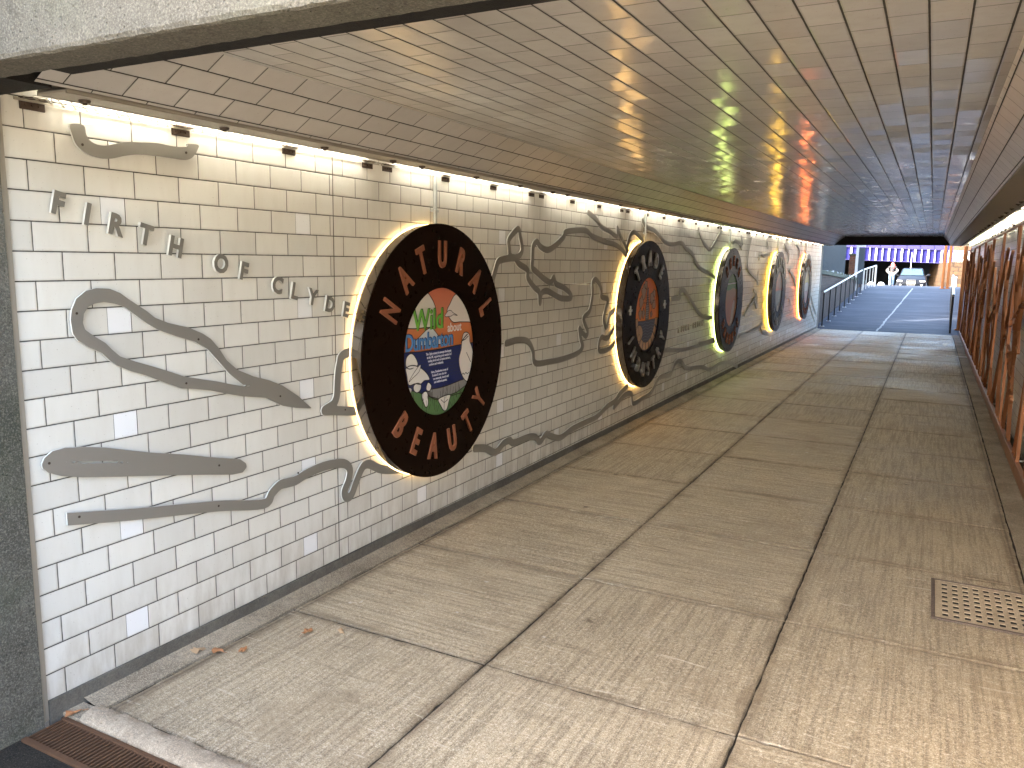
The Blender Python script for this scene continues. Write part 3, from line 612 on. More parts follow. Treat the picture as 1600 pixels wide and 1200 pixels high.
# ------------------------------------------------------------------ lamps along both walls
def make_lamp(side):
    s = 1 if side == 'left' else -1
    g = empty('strip_light', (0, 0, 0), 'x', 'strip light')
    L = 1.925; wm = (.012, .135) if s > 0 else (.012, .20); wp = (.139, .284) if s > 0 else (.204, .47)
    bm = B()       # expanded metal: diamonds
    n = 46; rows = 5 if s > 0 else 7; dx = (wm[1]-wm[0])/rows; dy = L/n; t = .0026 if s > 0 else .0042
    for r in range(rows):
        for c in range(n):
            xa, xb = wm[0]+dx*r, wm[0]+dx*(r+1); ya = dy*c+(dy/2 if r % 2 else 0)
            for (p, q) in (((xa, ya), (xb, ya+dy/2)), ((xb, ya+dy/2), (xa, ya+dy))):
                if q[1] > L+1e-6: continue
                dxx, dyy = q[0]-p[0], q[1]-p[1]; l = math.hypot(dxx, dyy); nx_, ny_ = -dyy/l*t*1.6, dxx/l*t*1.6
                a = [(p[0]+nx_, p[1]+ny_), (q[0]+nx_, q[1]+ny_), (q[0]-nx_, q[1]-ny_), (p[0]-nx_, p[1]-ny_)]
                vs = [bm.verts.new((s*u, v, 0.0+.002*(k in (1, 2)))) for k, (u, v) in enumerate(a)]; bm.faces.new(vs)
    fin(bm, 'mesh_cover', M['meshm'], g)
    if s < 0:
        for q in range(1, 5):
            bm = B(); box(bm, -wm[1], -wm[0], L*q/5-.008, L*q/5+.008, -.007, -.002); fin(bm, 'cross_bar', M['plate'], g)
    bm = B(); a, b = sorted((s*wm[0], s*(wm[0]-.004))); box(bm, a, b, 0, L, -.003, .006)
    a, b = sorted((s*wm[1], s*(wm[1]+.004))); box(bm, a, b, 0, L, -.003, .012); fin(bm, 'mesh_frame', M['plate'], g)
    bm = B(); a, b = sorted((s*wp[0], s*wp[1])); box(bm, a, b, 0, L+.018, 0, .006)
    a, b = sorted((s*(wp[0]+.0005), s*(wp[0]+.003))); box(bm, a, b, 0, L+.018, .0061, .069)  # unseen upright side added to stop lamp light leaking out
    a, b = sorted((s*(wp[1]-.006), s*(wp[1]+.0))); box(bm, a, b, 0, L+.018, -.006, -.0005); pl = fin(bm, 'mounting_plate', M['plate'], g)
    for y in (.12, .70, 1.28, 1.80):
        bm = B(); cyl(bm, (s*(wp[0]+.055), y, -.009), (s*(wp[0]+.055), y, 0), .016, .019, n=10); cyl(bm, (s*(wp[0]+.055), y, -.016), (s*(wp[0]+.055), y, -.009), .008, n=6); fin(bm, 'bolt', M['bolt'], pl)
    for y in (.02, .61, 1.21, 1.79):
        bm = B(); a, b = sorted((s*.001, s*.007)); box(bm, a, b, y, y+.085, -.028, .012, .002)
        a, b = sorted((s*.007, s*.03)); box(bm, a, b, y, y+.085, .004, .010)
        for q in (.02, .042, .064): cyl(bm, (s*.006, y+q, -.012), (s*.011, y+q, -.012), .005, n=8)
        fin(bm, 'bracket', M['bracket'], g)
    bm = B(); cx = .045 if s > 0 else .06
    box(bm, *sorted((s*.012, s*(wm[1]-.004))), .03, L-.09, .058, .066); fin(bm, 'lamp_tray', M['tray'], g)
    bm = B(); cyl(bm, (s*cx, .16, .042), (s*cx, L-.12, .042), .007, n=10); fin(bm, 'lamp_tube', M['led'], g)
    return g
ORD = ['first', 'second', 'third', 'fourth', 'fifth', 'sixth', 'seventh', 'eighth', 'ninth', 'tenth', 'eleventh']
pr = {'left': make_lamp('left'), 'right': make_lamp('right')}
for sd_ in ('left', 'right'):
    for k in range(11):
        o = pr[sd_] if k == 0 else copy_tree(pr[sd_]); y = 1.60+1.943*k
        o.location = (0.0 if sd_ == 'left' else XR, y, ztop(y+.9)); o.rotation_euler = (.004, 0, 0)
        wl = 'above the map strips and round signs' if sd_ == 'left' else 'above the copper screens'
        o['label'] = f'mesh covered strip light {wl}, {ORD[k]} from the near mouth'; o['group'] = 'strip lights along the tops of the walls'

# ------------------------------------------------------------------ map strips on the left wall
def strip_obj(name, bm, lab, grp=None):
    me = bpy.data.meshes.new(name); bmesh.ops.recalc_face_normals(bm, faces=bm.faces); bm.to_mesh(me); bm.free()
    o = two_tone(link(name, me, M['steel']), M['edge']); return tag(o, lab, 'wall plate', grp or 'grey map plates on the tiled wall')
X0P, X1P = .010, .017
def spacers(bm, pts):
    for y, z in pts: cyl(bm, (X1P, y, z), (X1P+.002, y, z), .0045, n=8)
olabs = ['grey curved hook plate high under the first strip light', 'grey teardrop loop plate below the FIRTH OF CLYDE letters', 'grey long oval plate with a thin slit, below the teardrop loop']
scr = [[(1.80, 1.975), (2.30, 1.955)], [(1.78, 1.40), (2.47, 1.24), (2.36, 1.07), (2.86, 1.07)], [(1.68, .80), (2.60, .79)]]
for (o_, hs), lb, sc_ in zip(OUTL, olabs, scr):
    P = catmull(o_, 4, True) if lb.find('teardrop') < 0 else o_; xs, ys, X, Y = grid_for(P, .006)
    F = field_poly(X, Y, P)
    for h in hs: F = np.maximum(F, -field_poly(X, Y, h))
    bm = B(); plate_from_field(bm, F, xs, ys, X0P, X1P)
    me_o = strip_obj('map_plate', bm, lb)
merge = [[0], [1], [2, 3, 4], [5, 6], [7], [8], [9, 10, 11], [12, 13], [14, 15]]
n_far = len(STRIPS)-16
merge += [[16+i] for i in range(n_far)]
mlabs = ['grey coastline plate rising from the near edge to the NATURAL BEAUTY sign', 'grey bent bracket shaped plate at the left rim of the NATURAL BEAUTY sign',
 'grey looping coast plate upper right of the NATURAL BEAUTY sign', 'grey branching plate at the top left of the TRADE INDUSTRY sign',
 'grey wavy plate from the conduit down to the green haloed sign', 'grey V shaped plate high up before the green haloed sign',
 'grey winding river plate between the NATURAL BEAUTY and TRADE signs', 'grey low coast plate along the wall foot under the TRADE sign', 'grey thin river plates right of the TRADE INDUSTRY sign']
far = []
for gi, idx in enumerate(merge):
    st = []; allp = []
    for i in idx:
        pts, wd, clo = STRIPS[i]; P = catmull(pts+([pts[0]] if clo else []), 5); allp += P; st.append((P, wd if i else (wd, .05)))
    xs, ys, X, Y = grid_for(allp, .0065 if gi < 2 else .0085); F = field_strips(X, Y, st)
    if gi == 0: F = np.maximum(F, 1.672-X)
    F = np.maximum(F, Y-2.15)
    bm = B(); off = .0015*(gi % 4)
    plate_from_field(bm, F, xs, ys, X0P+off, X1P+off)
    if gi < len(mlabs): strip_obj('map_plate', bm, mlabs[gi])
    else:
        yy = float(np.mean([p[0] for p in allp])); zz = float(np.mean([p[1] for p in allp]))
        far.append((yy, zz, bm))
PL = ['NATURAL BEAUTY', 'TRADE', 'green haloed', 'gold haloed', 'red haloed']
for yy, zz, bm in sorted(far, key=lambda t: t[0]):
    k = min(range(5), key=lambda q: abs(yy-(4+3.95*q))); side = 'before' if yy < 4+3.95*k else 'beyond'
    strip_obj('map_plate', bm, f'thin grey map plate {"high" if zz > 1.45 else "low" if zz < .8 else "midway"} on the far wall, just {side} the {PL[k]} sign', 'thin grey map plates on the far part of the wall')
# countersunk screws that hold the near plates
near = sorted([o for o in COL.objects if o.name.startswith('map_plate')], key=lambda o: o.name)[:5]
SCR = {0: [(1.823, 2.039), (2.263, 2.067)], 1: [(1.76, 1.453), (2.282, 1.32), (2.211, 1.145), (2.739, 1.016)], 2: [(1.622, 0.938), (2.362, 0.765)], 3: [(1.717, 0.717), (2.35, 0.586), (2.845, 0.619)], 4: [(3.203, 0.878)]}
for k_, sc_ in SCR.items():
    for y, z in sc_:
        bm = B(); xs_ = X1P+(.0 if k_ < 3 else .0015*((k_-3) % 4)); cyl(bm, (xs_-.002, y, z), (xs_+.0012, y, z), .0048, n=10); fin(bm, 'screw', M['bolt'], near[k_])
# grit and crumbs lying outside the grate and along the mortar edge
bm = B(); rr = random.Random(77)
for i in range(1100):
    if i < 600: x, y, z = rr.uniform(.03, 1.6), 1.44-abs(rr.gauss(0, .12)), -.012
    else: x, y, z = .115+rr.gauss(0, .035), rr.uniform(1.75, 9), .004
    if y < .5: continue
    r_ = rr.uniform(.0008, .0024); a = [bm.verts.new((x+r_*rr.uniform(.5, 1.3)*math.cos(q*2.1), y+r_*rr.uniform(.5, 1.3)*math.sin(q*2.1), z)) for q in range(3)]
    t_ = bm.verts.new((x, y, z+r_*rr.uniform(.6, 1.3)))
    for q in range(3): bm.faces.new((a[q], a[(q+1) % 3], t_))
tag(fin(bm, 'grit', mat('grit_stone', (.10, .08, .055), .9)), 'loose grit and crumbs by the rusty grate and along the wall foot', 'grit', kind='stuff')

# ------------------------------------------------------------------ raised wall lettering
words = ['FIRTH']*5+['OF']*2+['CLYDE']*5; seen = {}
for (c, y, z, h, a), wd in zip(LET, words):
    bm = B(); text_bm(bm, c, .104, .012, wall_mt(.018, y, z, R(13.5)), off=.0046, sx=.9)
    for v in bm.verts: pass
    o = two_tone(fin(bm, 'letter', M['letter']), M['edge'])
    tag(o, f'raised grey metal letter {c} of the word {wd} on the white tiles', 'letter', 'raised letters of FIRTH OF CLYDE')
rl = 'RIVER LEVEN'; cnt = {}
for i, c in enumerate(rl):
    if c == ' ': continue
    wd = 'RIVER' if i < 5 else 'LEVEN'; cnt[(c, wd)] = cnt.get((c, wd), 0)+1
    bm = B(); text_bm(bm, c, .10, .012, wall_mt(.018, 9.42+.112*i, .875+.002*i, 0), off=.0035, sx=.92)
    dup = rl[:5].count(c) > 1 if wd == 'RIVER' else rl[6:].count(c) > 1
    which = ('first ' if cnt[(c, wd)] == 1 else 'second ') if dup else ''
    tag(fin(bm, 'letter', M['letter2']), f'small grey {which}letter {c} of {wd} between the TRADE and green haloed signs', 'letter', 'raised letters of RIVER LEVEN')

# ------------------------------------------------------------------ round signs
SC = [(4.0, 1.116), (7.946, 1.14), (11.85, 1.158), (15.93, 1.184), (19.75, 1.204)]
HALO = [((1.0, .62, .22), 3.8), ((1.0, .55, .15), 10), ((.72, .90, .22), 9), ((1.0, .56, .06), 14), ((1.0, .2, .05), 19)]
SL = ['large round black sign reading NATURAL BEAUTY round a Wild about Dumbarton picture', 'round black sign reading TRADE INDUSTRY in silver, amber glow behind it',
      'round dark sign with a yellow green glow behind its rim, third along', 'round dark sign with a bright gold glow behind its rim, fourth along', 'round dark sign with an orange red glow behind its rim, farthest of all']
def ann(bm, r0, r1, xa, xb, n=128, mi=0):
    P = []
    for i in range(n):
        a = 2*PI*i/n; c, s = math.sin(a), math.cos(a)
        P.append([bm.verts.new((x, r*c, r*s)) for x, r in ((xa, r0), (xb, r0), (xb, r1-.0015), (xb-.0015, r1), (xa, r1))])
    for i in range(n):
        a, b = P[i], P[(i+1) % n]
        for q in range(5): bm.faces.new((a[q], a[(q+1) % 5], b[(q+1) % 5], b[q])).material_index = mi
def disk(bm, r, x, n=96):
    bm.faces.new([bm.verts.new((x, r*math.sin(2*PI*i/n), r*math.cos(2*PI*i/n))) for i in range(n)])
def shape(name, pts, x, col, parent, r=.45, rough=.4, t=.0012):
    m = mat(name+'_paint', col, rough); bm = B(); prism(bm, pts, x-t, x); return fin(bm, name, m, parent)
def line(bm, pts, w, x, t=.0006):
    for (a, b) in zip(pts, pts[1:]):
        dx, dy = b[0]-a[0], b[1]-a[1]; l = math.hypot(dx, dy)+1e-9; nx, ny = -dy/l*w/2, dx/l*w/2
        quad(bm, [(x, a[0]-nx, a[1]-ny), (x, b[0]-nx, b[1]-ny), (x, b[0]+nx, b[1]+ny), (x, a[0]+nx, a[1]+ny)]); x += .00001
def grad_mat(name, stops, axis=2, lo=-.4, hi=.4, rough=.35):
    m = mat(name, (.5, .5, .5), rough); k = NB(m); s = k.n('ShaderNodeSeparateXYZ'); k.l(k.obj(), s.inputs[0])
    t = k.math('DIVIDE', k.math('SUBTRACT', s.outputs[axis], lo), hi-lo); k.l(k.ramp(t, *stops), k.b.inputs['Base Color']); return m
INK = mat('artwork_ink', (.02, .012, .01), .5)
def letters(root, text, angs, r, size, m, flip, sx=.62, depth=.010, offs=.006, x=.107):
    for c, a in zip(text, angs):
        ar = R(a); y, z = r*math.sin(ar), r*math.cos(ar); rot = ar if not flip else ar+PI
        bm = B(); text_bm(bm, c, size, depth, wall_mt(x, y, z, rot), off=offs, sx=sx)
        fin(bm, 'letter', m, root)
def sign(k):
    (y, z), (hc, hs) = SC[k], HALO[k]
    g = empty('round_sign', (0, y, z), SL[k], 'round sign', 'round signs on the tiled wall')
    bm = B(); ann(bm, .383, .76, .095, .102); fin(bm, 'face_ring', M['disc'], g)
    bm = B(); ann(bm, .70, .753, .032, .0948); fin(bm, 'rim', M['rim'], g, smooth=False)
    bm = B(); disk(bm, .715, .0315); fin(bm, 'back_panel', M['disc'], g)
    bm = B()
    for i in range(120):
        a, b = 2*PI*i/120, 2*PI*(i+1)/120
        cyl(bm, (.017, .752*math.sin(a), .752*math.cos(a)), (.017, .752*math.sin(b), .752*math.cos(b)), .0042, n=6, caps=False)
    bmesh.ops.remove_doubles(bm, verts=bm.verts, dist=1e-4); fin(bm, 'halo_lamp', emit_mat('halo_lamp', hc, hs*LED), g)
    for a in (35, 145, 215, 325):
        bm = B(); cyl(bm, (.001, .6*math.sin(R(a)), .6*math.cos(R(a))), (.032, .6*math.sin(R(a)), .6*math.cos(R(a))), .012, n=10); fin(bm, 'stand_off', M['galv'], g)
    return g
def art_base(g, m):
    bm = B(); disk(bm, .41, .0955-.006); return fin(bm, 'picture', m, g)
X = .0900
def U(pts):      # design units of the first picture -> metres from its centre
    return [((x-457)/283*.385, (620-y-.14*(x-457))/512*.385) for x, y in pts]
g1 = sign(0)
letters(g1, 'NATURAL', (-62.4, -40.5, -21.2, .2, 21.3, 42.8, 64.5), .573, .215, M['copper'], False)
letters(g1, 'BEAUTY', (-131.3, -151, -170.6, 168, 147.6, 127.8), .578, .215, M['copper'], True)
p = art_base(g1, grad_mat('sunset_sky', ((0, (.55, .16, .03)), (.35, (.50, .13, .02)), (.62, (.62, .18, .05)), (.8, (.66, .22, .12)), (1, (.5, .12, .06)))))
def layer(name, pts, dx, col, outline=True, smooth=True, lw=.006, parent=None):
    P = U(pts); P = catmull(P, 4, True) if smooth else P
    o = shape(name, P, X+dx, col, parent or p)
    if outline:
        bm = B(); line(bm, P+[P[0]], lw, X+dx+.0004); fin_keep(bm, 'outline', INK, o)
    return o
bm = B(); line(bm, [(0, 0), (0, 0.001)], .001, X); bm.free()
layer('cloud', [(150, 420), (205, 300), (300, 215), (355, 160), (385, 190), (410, 235), (425, 290), (420, 360), (400, 420), (330, 430), (240, 440)], .0006, (.72, .66, .58))
layer('cloud', [(535, 345), (515, 290), (540, 230), (585, 150), (660, 150), (760, 260), (780, 370), (700, 372), (620, 375), (570, 380)], .0006, (.74, .67, .60))
layer('headland', [(265, 540), (300, 500), (360, 440), (400, 435), (450, 500), (480, 540), (460, 560), (280, 570)], .0006, (.66, .66, .66), lw=.005)
layer('sea', [(130, 625), (300, 618), (450, 600), (600, 570), (790, 540), (800, 800), (740, 930), (500, 960), (380, 970), (230, 960), (140, 880)], .0010, (.012, .022, .115), smooth=False)
bm = B()
for i in range(9): line(bm, U([(140, 650+i*26), (330, 640+i*25), (640, 600+i*25), (780, 575+i*25)]), .0035, X+.0018)
fin_keep(bm, 'wave_line', mat('wave_ink', (.03, .04, .08), .5), p)
layer('rock', [(355, 925), (440, 915), (520, 900), (620, 870), (700, 850), (760, 850), (740, 960), (600, 980), (450, 1010), (380, 980)], .0022, (.25, .24, .23))
layer('grass', [(190, 900), (280, 930), (370, 975), (450, 1005), (600, 965), (700, 900), (740, 960), (600, 1110), (460, 1160), (320, 1120), (230, 1020)], .0028, (.10, .20, .07), smooth=False)
bm = B(); rr = random.Random(3)
for i in range(60):
    x = rr.uniform(230, 690); y = rr.uniform(960, 1120); line(bm, U([(x, y), (x+rr.uniform(-18, 18), y-rr.uniform(40, 110))]), .003, X+.0035+.00002*i)
fin_keep(bm, 'blade_outline', INK, p)['kind'] = 'stuff'
def bird():
    o = layer('gull', [(640, 540), (650, 480), (670, 460), (695, 465), (710, 490), (712, 540), (735, 600), (745, 700), (725, 820), (690, 880), (650, 840), (622, 760), (615, 680), (635, 600)], .0036, (.76, .70, .64))
    bm = B(); line(bm, U([(690, 475), (665, 500), (630, 548)]), .008, X+.0052); line(bm, U([(635, 535), (668, 520), (698, 490)]), .006, X+.0053)
    line(bm, U([(680, 630), (720, 715)]), .005, X+.0054); line(bm, U([(628, 795), (640, 820), (650, 805), (662, 820), (675, 802), (690, 816), (705, 802)]), .005, X+.0055)
    fin_keep(bm, 'marking', INK, o)
bird()
o = layer('gull', [(495, 335), (520, 290), (545, 285), (560, 300), (600, 322), (565, 318), (545, 330)], .0036, (.70, .62, .58), lw=.004)
layer('petal', [(195, 720), (200, 660), (232, 628), (262, 655), (282, 715), (250, 740), (215, 745)], .0036, (.72, .68, .62))
layer('petal', [(200, 790), (195, 740), (240, 720), (300, 740), (350, 790), (370, 840), (330, 845), (300, 870), (260, 862), (215, 870)], .0042, (.74, .70, .65))
layer('petal', [(215, 845), (250, 780), (300, 715), (290, 770), (240, 820)], .0048, (.74, .70, .65), lw=.004)
layer('petal', [(250, 880), (275, 860), (305, 875), (300, 915), (275, 935), (252, 915)], .0042, (.72, .68, .64))
layer('petal', [(345, 900), (360, 860), (385, 890), (372, 930), (350, 925)], .0042, (.72, .68, .64))
layer('petal', [(310, 960), (335, 930), (356, 950), (360, 1030), (345, 1060), (328, 1030)], .0042, (.72, .68, .64))
layer('petal', [(215, 890), (235, 900), (230, 930), (214, 925)], .0042, (.72, .68, .64), lw=.004)
layer('petal', [(440, 1010), (485, 985), (540, 980), (530, 1030), (510, 1100), (485, 1105), (460, 1060)], .0042, (.76, .70, .62))
bm = B(); line(bm, U([(490, 990), (487, 1100)]), .004, X+.0056); line(bm, U([(460, 1010), (488, 1040), (520, 1015)]), .004, X+.0057); fin_keep(bm, 'marking', INK, p)
def artext(s, x, y, size, col, dx, sx=.8, off=.003, rot=0, depth=.0008, name='lettering', align='LEFT', space=1.0):
    (a, b), = U([(x, y)]); bm = B(); text_bm(bm, s, size, depth, wall_mt(X+dx, a, b, R(rot)), off=off, sx=sx, align=align, space=space)
    return fin(bm, name, mat(name+'_paint', col, .45), p)
artext('Wild', 250, 385, .172, (.025, .07, .012), .0062, .93, .004); artext('Wild', 244, 390, .172, (.16, .42, .05), .0074, .93, .003)
artext('about', 512, 428, .078, (.80, .72, .66), .0074, .9, .001)
artext('Dumbarton', 190, 557, .137, (.015, .04, .12), .0062, .84, .003, space=.93); artext('Dumbarton', 184, 562, .137, (.10, .26, .52), .0074, .84, .002, space=.93)
lines_ = ['The Clyde estuary is amongst the largest', 'in the UK, supporting great numbers of', 'wading birds such as oystercatchers,', 'curlews and redshanks.', '', 'Here, Dumbarton is one of', "Scotland's best sites for", 'sea mammals, insects and', 'and wildfowl species.']
for i, s in enumerate(lines_):
    if s: artext(s, 345+i*8, 640+i*27+(8 if i > 4 else 0), .0215, (.6, .6, .68), .0030, .78, .0003, name='small_lettering')
# second sign: trade and industry
g2 = sign(1)
letters(g2, 'TRADE', (-44, -23, -2.5, 18.7, 41), .573, .215, M['silver'], False, depth=.016, x=.110)
letters(g2, 'INDUSTRY', (-113, -131, -150, -168.6, 174.8, 156.5, 138, 117.5), .578, .20, M['silver'], True, depth=.016, x=.110)
for a in (-83, 81):
    bm = B(); y, z = .568*math.sin(R(a)), .568*math.cos(R(a)); box(bm, .102, .114, y-.012, y+.012, z-.045, z+.045, .001); box(bm, .102, .1135, y-.04, y-.0121, z-.012, z+.012, .001); box(bm, .102, .1135, y+.0121, y+.04, z-.012, z+.012, .001)
    fin(bm, 'plus_mark', M['silver'], g2)
p2 = art_base(g2, grad_mat('orange_sky', ((0, (.7, .16, .02)), (.5, (.85, .22, .02)), (1, (.75, .17, .04)))))
def lay2(name, P, dx, col, lw=.005, sm=True, par=None):
    P = catmull(P, 4, True) if sm else P; o = shape(name, P, X+dx, col, par or p2)
    if lw: bm = B(); line(bm, P+[P[0]], lw, X+dx+.0004); fin_keep(bm, 'outline', INK, o)
    return o
lay2('water', [(-.42, -.05), (-.1, -.06), (.42, -.05), (.40, -.3), (.1, -.42), (-.3, -.35)], .0006, (.03, .04, .09), sm=False)
bm = B()
for i in range(9): line(bm, [(-.4+.09*j, -.08-.03*i+.008*(-1)**j) for j in range(10)], .005, X+.0014)
fin_keep(bm, 'wave_line', mat('wave_grey', (.16, .17, .24), .5), p2)
for a in range(-75, 80, 17):
    c, s = math.sin(R(180+a)), math.cos(R(180+a)); t = R(7)
    P = [(.37*math.sin(R(180+a)-t), .37*math.cos(R(180+a)-t)), (.37*math.sin(R(180+a)+t), .37*math.cos(R(180+a)+t)), (.29*math.sin(R(180+a)+t), .29*math.cos(R(180+a)+t)), (.29*math.sin(R(180+a)-t), .29*math.cos(R(180+a)-t))]
    lay2('stone', P, .0018, (.55, .33, .18), .004, sm=False)
lay2('stone', [(-.34, -.12), (-.2, -.10), (-.12, -.18), (-.2, -.26), (-.33, -.22)], .0020, (.55, .33, .18), .004)
# ship under a crane: hull of plates, mast, rigging, smoke
ship = lay2('ship', [(-.05, -.05), (-.045, .10), (-.02, .12), (-.015, .27), (.015, .28), (.02, .12), (.05, .10), (.055, -.05)], .0020, (.32, .29, .27), .006, sm=False)
bm = B()
for i in range(11): line(bm, [(-.05, -.04+.024*i), (.055, -.035+.024*i)], .004, X+.0034)
for sx_ in (-1, 1):
    line(bm, [(0, .28), (sx_*.16, .02)], .004, X+.0036); line(bm, [(0, .2), (sx_*.1, .0)], .004, X+.0038); line(bm, [(sx_*.02, .12), (sx_*.13, .13), (sx_*.15, -.02)], .005, X+.004)
fin_keep(bm, 'rigging', INK, ship)
for q, (a, b, r_) in enumerate(((-.13, .24, .07), (-.2, .14, .06), (.15, .17, .065), (.22, .10, .05), (-.07, .31, .045), (.21, .22, .04), (-.22, .02, .05), (-.12, .02, .045), (.14, .0, .03))):
    P = [(a+r_*(1+.22*math.sin(5*t+q))*math.cos(t), b+r_*(1+.2*math.cos(4*t+q))*math.sin(t)) for t in np.linspace(0, 2*PI, 14, endpoint=False)]
    lay2('smoke', P, .0012+.0001*q, (.42, .26, .17), .006)
# farther signs: pictures too small to read, lettering as raised strokes
def strokes(g, angs, m, flip):
    for a in angs:
        ar = R(a); mt = wall_mt(.108, .573*math.sin(ar), .573*math.cos(ar), ar); bm = B()
        for (x0, x1, y0, y1) in ((-.035, -.018, -.075, .075), (.018, .035, -.075, .075), (-.0175, .0175, .0, .016)):
            vs = box(bm, x0, x1, y0, y1, -.006, .006); 
        bmesh.ops.transform(bm, matrix=mt, verts=bm.verts); fin(bm, 'letter', m, g)
g3 = sign(2); strokes(g3, (-44, -22, 0, 22, 44), M['copper'], False); strokes(g3, (-124, -142, -160, -178, 164, 146, 128), M['copper'], True)
p2 = art_base(g3, grad_mat('orange_field', ((0, (.55, .2, .09)), (.45, (.52, .17, .03)), (.7, (.4, .22, .03)), (1, (.25, .35, .05)))))
lay2('green_hill', [(-.4, .17), (-.1, .15), (.1, .18), (.4, .16), (.3, .35), (0, .42), (-.3, .34)], .0006, (.10, .26, .03), 0)
lay2('white_band', [(-.3, .232), (.3, .242), (.3, .257), (-.3, .247)], .0018, (.75, .75, .7), 0, sm=False)
lay2('pale_figure', [(.0, -.38), (.05, -.2), (.12, -.05), (.2, .0), (.26, -.1), (.2, -.28), (.1, -.38)], .0012, (.6, .5, .47), .005)
g4 = sign(3); strokes(g4, (-44, -22, 0, 22, 44), M['silver'], False); strokes(g4, (-124, -142, -160, -178, 164, 146, 128), M['silver'], True)
p2 = art_base(g4, grad_mat('red_field', ((0, (.16, .13, .12)), (.5, (.12, .14, .18)), (.54, (.45, .08, .04)), (1, (.5, .14, .04)))))
lay2('red_band', [(-.35, .03), (.35, .03), (.35, .05), (-.35, .05)], .0006, (.6, .07, .06), 0, sm=False)
lay2('pale_figure', [(-.1, -.38), (-.05, -.25), (.02, -.3), (.08, -.22), (.1, -.38)], .0012, (.6, .55, .5), .004)
g5 = sign(4); strokes(g5, (-44, -22, 0, 22, 44), M['copper'], False); strokes(g5, (-124, -142, -160, -178, 164, 146, 128), M['copper'], True)
p2 = art_base(g5, grad_mat('mixed_field', ((0, (.45, .12, .10)), (.4, (.35, .2, .35)), (.55, (.5, .5, .55)), (.62, (.5, .4, .05)), (1, (.45, .25, .08)))))
lay2('pale_block', [(-.2, -.1), (.2, -.1), (.2, .1), (-.2, .1)], .0006, (.45, .45, .55), .004, sm=False)

# conduits that feed the signs
CL = ['grey conduit dropping from the strip light to the NATURAL BEAUTY sign', 'grey conduit dropping to the top of the TRADE INDUSTRY sign', 'grey conduit dropping to the top of the green haloed sign', 'grey conduit dropping to the top of the gold haloed sign', 'grey conduit dropping to the top of the red haloed sign']
for k, (y, z) in enumerate(SC):
    yc = y+.062; g = empty('conduit', (0, yc, z), CL[k], 'conduit', 'conduits feeding the round signs')
    bm = B(); cyl(bm, (.016, 0, .5), (.016, 0, ztop(yc)-z-.001), .0125, n=14); fin(bm, 'pipe', M['pipe'], g, smooth=True)
    bm = B(); box(bm, .0005, .031, -.03, .02, .83, .845, .002); cyl(bm, (.03, -.022, .8375), (.034, -.022, .8375), .005, n=8); fin(bm, 'clip', M['pipe'], g)

# ------------------------------------------------------------------ copper screens along the right wall
def screen_panels(seed, n=3, Lp=1.93, H=1.97):
    """one long cut-out drawing of leaning, forking branches, sliced into n panels"""
    r = random.Random(seed); st = []; L = 1.943*n
    def limb(x0, z0, x1, z1, w0, w1, bow=.08):
        P = [(x0+(x1-x0)*q/6+math.sin(q/6*PI)*bow+r.uniform(-.04, .04), z0+(z1-z0)*q/6+r.uniform(-.03, .03)) for q in range(7)]
        st.append((catmull(P, 5), (w0, w1))); return P
    for d, cnt in ((1, 5), (-1, 5)):
        for i in range(cnt):
            x = -1.0+(L+1.6)*(i+.5)/cnt-(.5*d)+r.uniform(-.22, .22); P = limb(x, -.02, x+d*r.uniform(.55, 1.5), r.uniform(1.5, 2.0), r.uniform(.10, .15), .05, r.uniform(-.15, .15))
            a = P[r.choice((2, 3, 4))]; limb(a[0], a[1], a[0]+d*r.uniform(-.5, -.15), min(a[1]+r.uniform(.5, .9), H), .08, .045)
    for q in range(5):
        x = -.6+L*q/4+r.uniform(-.2, .2); z = r.uniform(.2, 1.2); d = r.choice((-1, 1)); limb(x, z, x+d*r.uniform(1.2, 1.8), z+r.uniform(.35, .8), .09, .04, .05)
    for q in range(6):
        cx, cy = r.uniform(.2, L-.2), r.uniform(.5, 1.6); l = r.uniform(.18, .3)
        st.append(([(cx-l*.8, cy-l*.5), (cx, cy)], (.02, .15))); st.append(([(cx, cy), (cx+l*.8, cy+l*.5)], (.15, .015)))
    out = []
    for k in range(n):
        res = .0125; xs = np.arange(-.01, Lp+.02, res); ys = np.arange(-.01, H+.02, res); XX, YY = np.meshgrid(xs+1.943*k, ys, indexing='ij')
        F = field_strips(XX, YY, st); X2 = XX-1.943*k
        F = np.maximum(F, np.maximum(np.maximum(-X2+.004, X2-Lp), np.maximum(-YY, YY-H)))
        bm = B(); plate_from_field(bm, F, xs, ys, -.024, .0)
        me = bpy.data.meshes.new('screen_cutout'); bmesh.ops.recalc_face_normals(bm, faces=bm.faces); bm.to_mesh(me); bm.free(); out.append(me)
    return out
shm = screen_panels(5)
for me in shm: me.materials.append(M['screen'])
for k in range(11):
    y = 1.60+1.943*k
    g = empty('copper_screen', (3.405, y, 0), f'pierced copper screen of branch shapes on the right wall, {ORD[k]} from the near mouth', 'screen', 'copper screens along the right wall')
    o = link('cutout', shm[k % 3], None, g); o.location = (.028, 0, .125)
    bm = B(); box(bm, -.004, .030, .003, 1.94, .018, .124, .003); fin(bm, 'bottom_rail', M['screen'], g)
    bm = B(); box(bm, .002, .028, .003, 1.94, 2.096, 2.118, .002); fin(bm, 'top_rail', M['screen'], g)
    for q in (.004, 1.925):
        bm = B(); box(bm, .003, .027, q, q+.016, .125, 2.095); fin(bm, 'upright', M['screen'], g)
    for (a, b) in ((.3, .07), (1.6, .07), (.3, 2.107), (1.6, 2.107)):
        bm = B(); cyl(bm, (.028, a, b), (.0945, a, b), .011, n=10); fin(bm, 'stand_off', M['galv'], g)

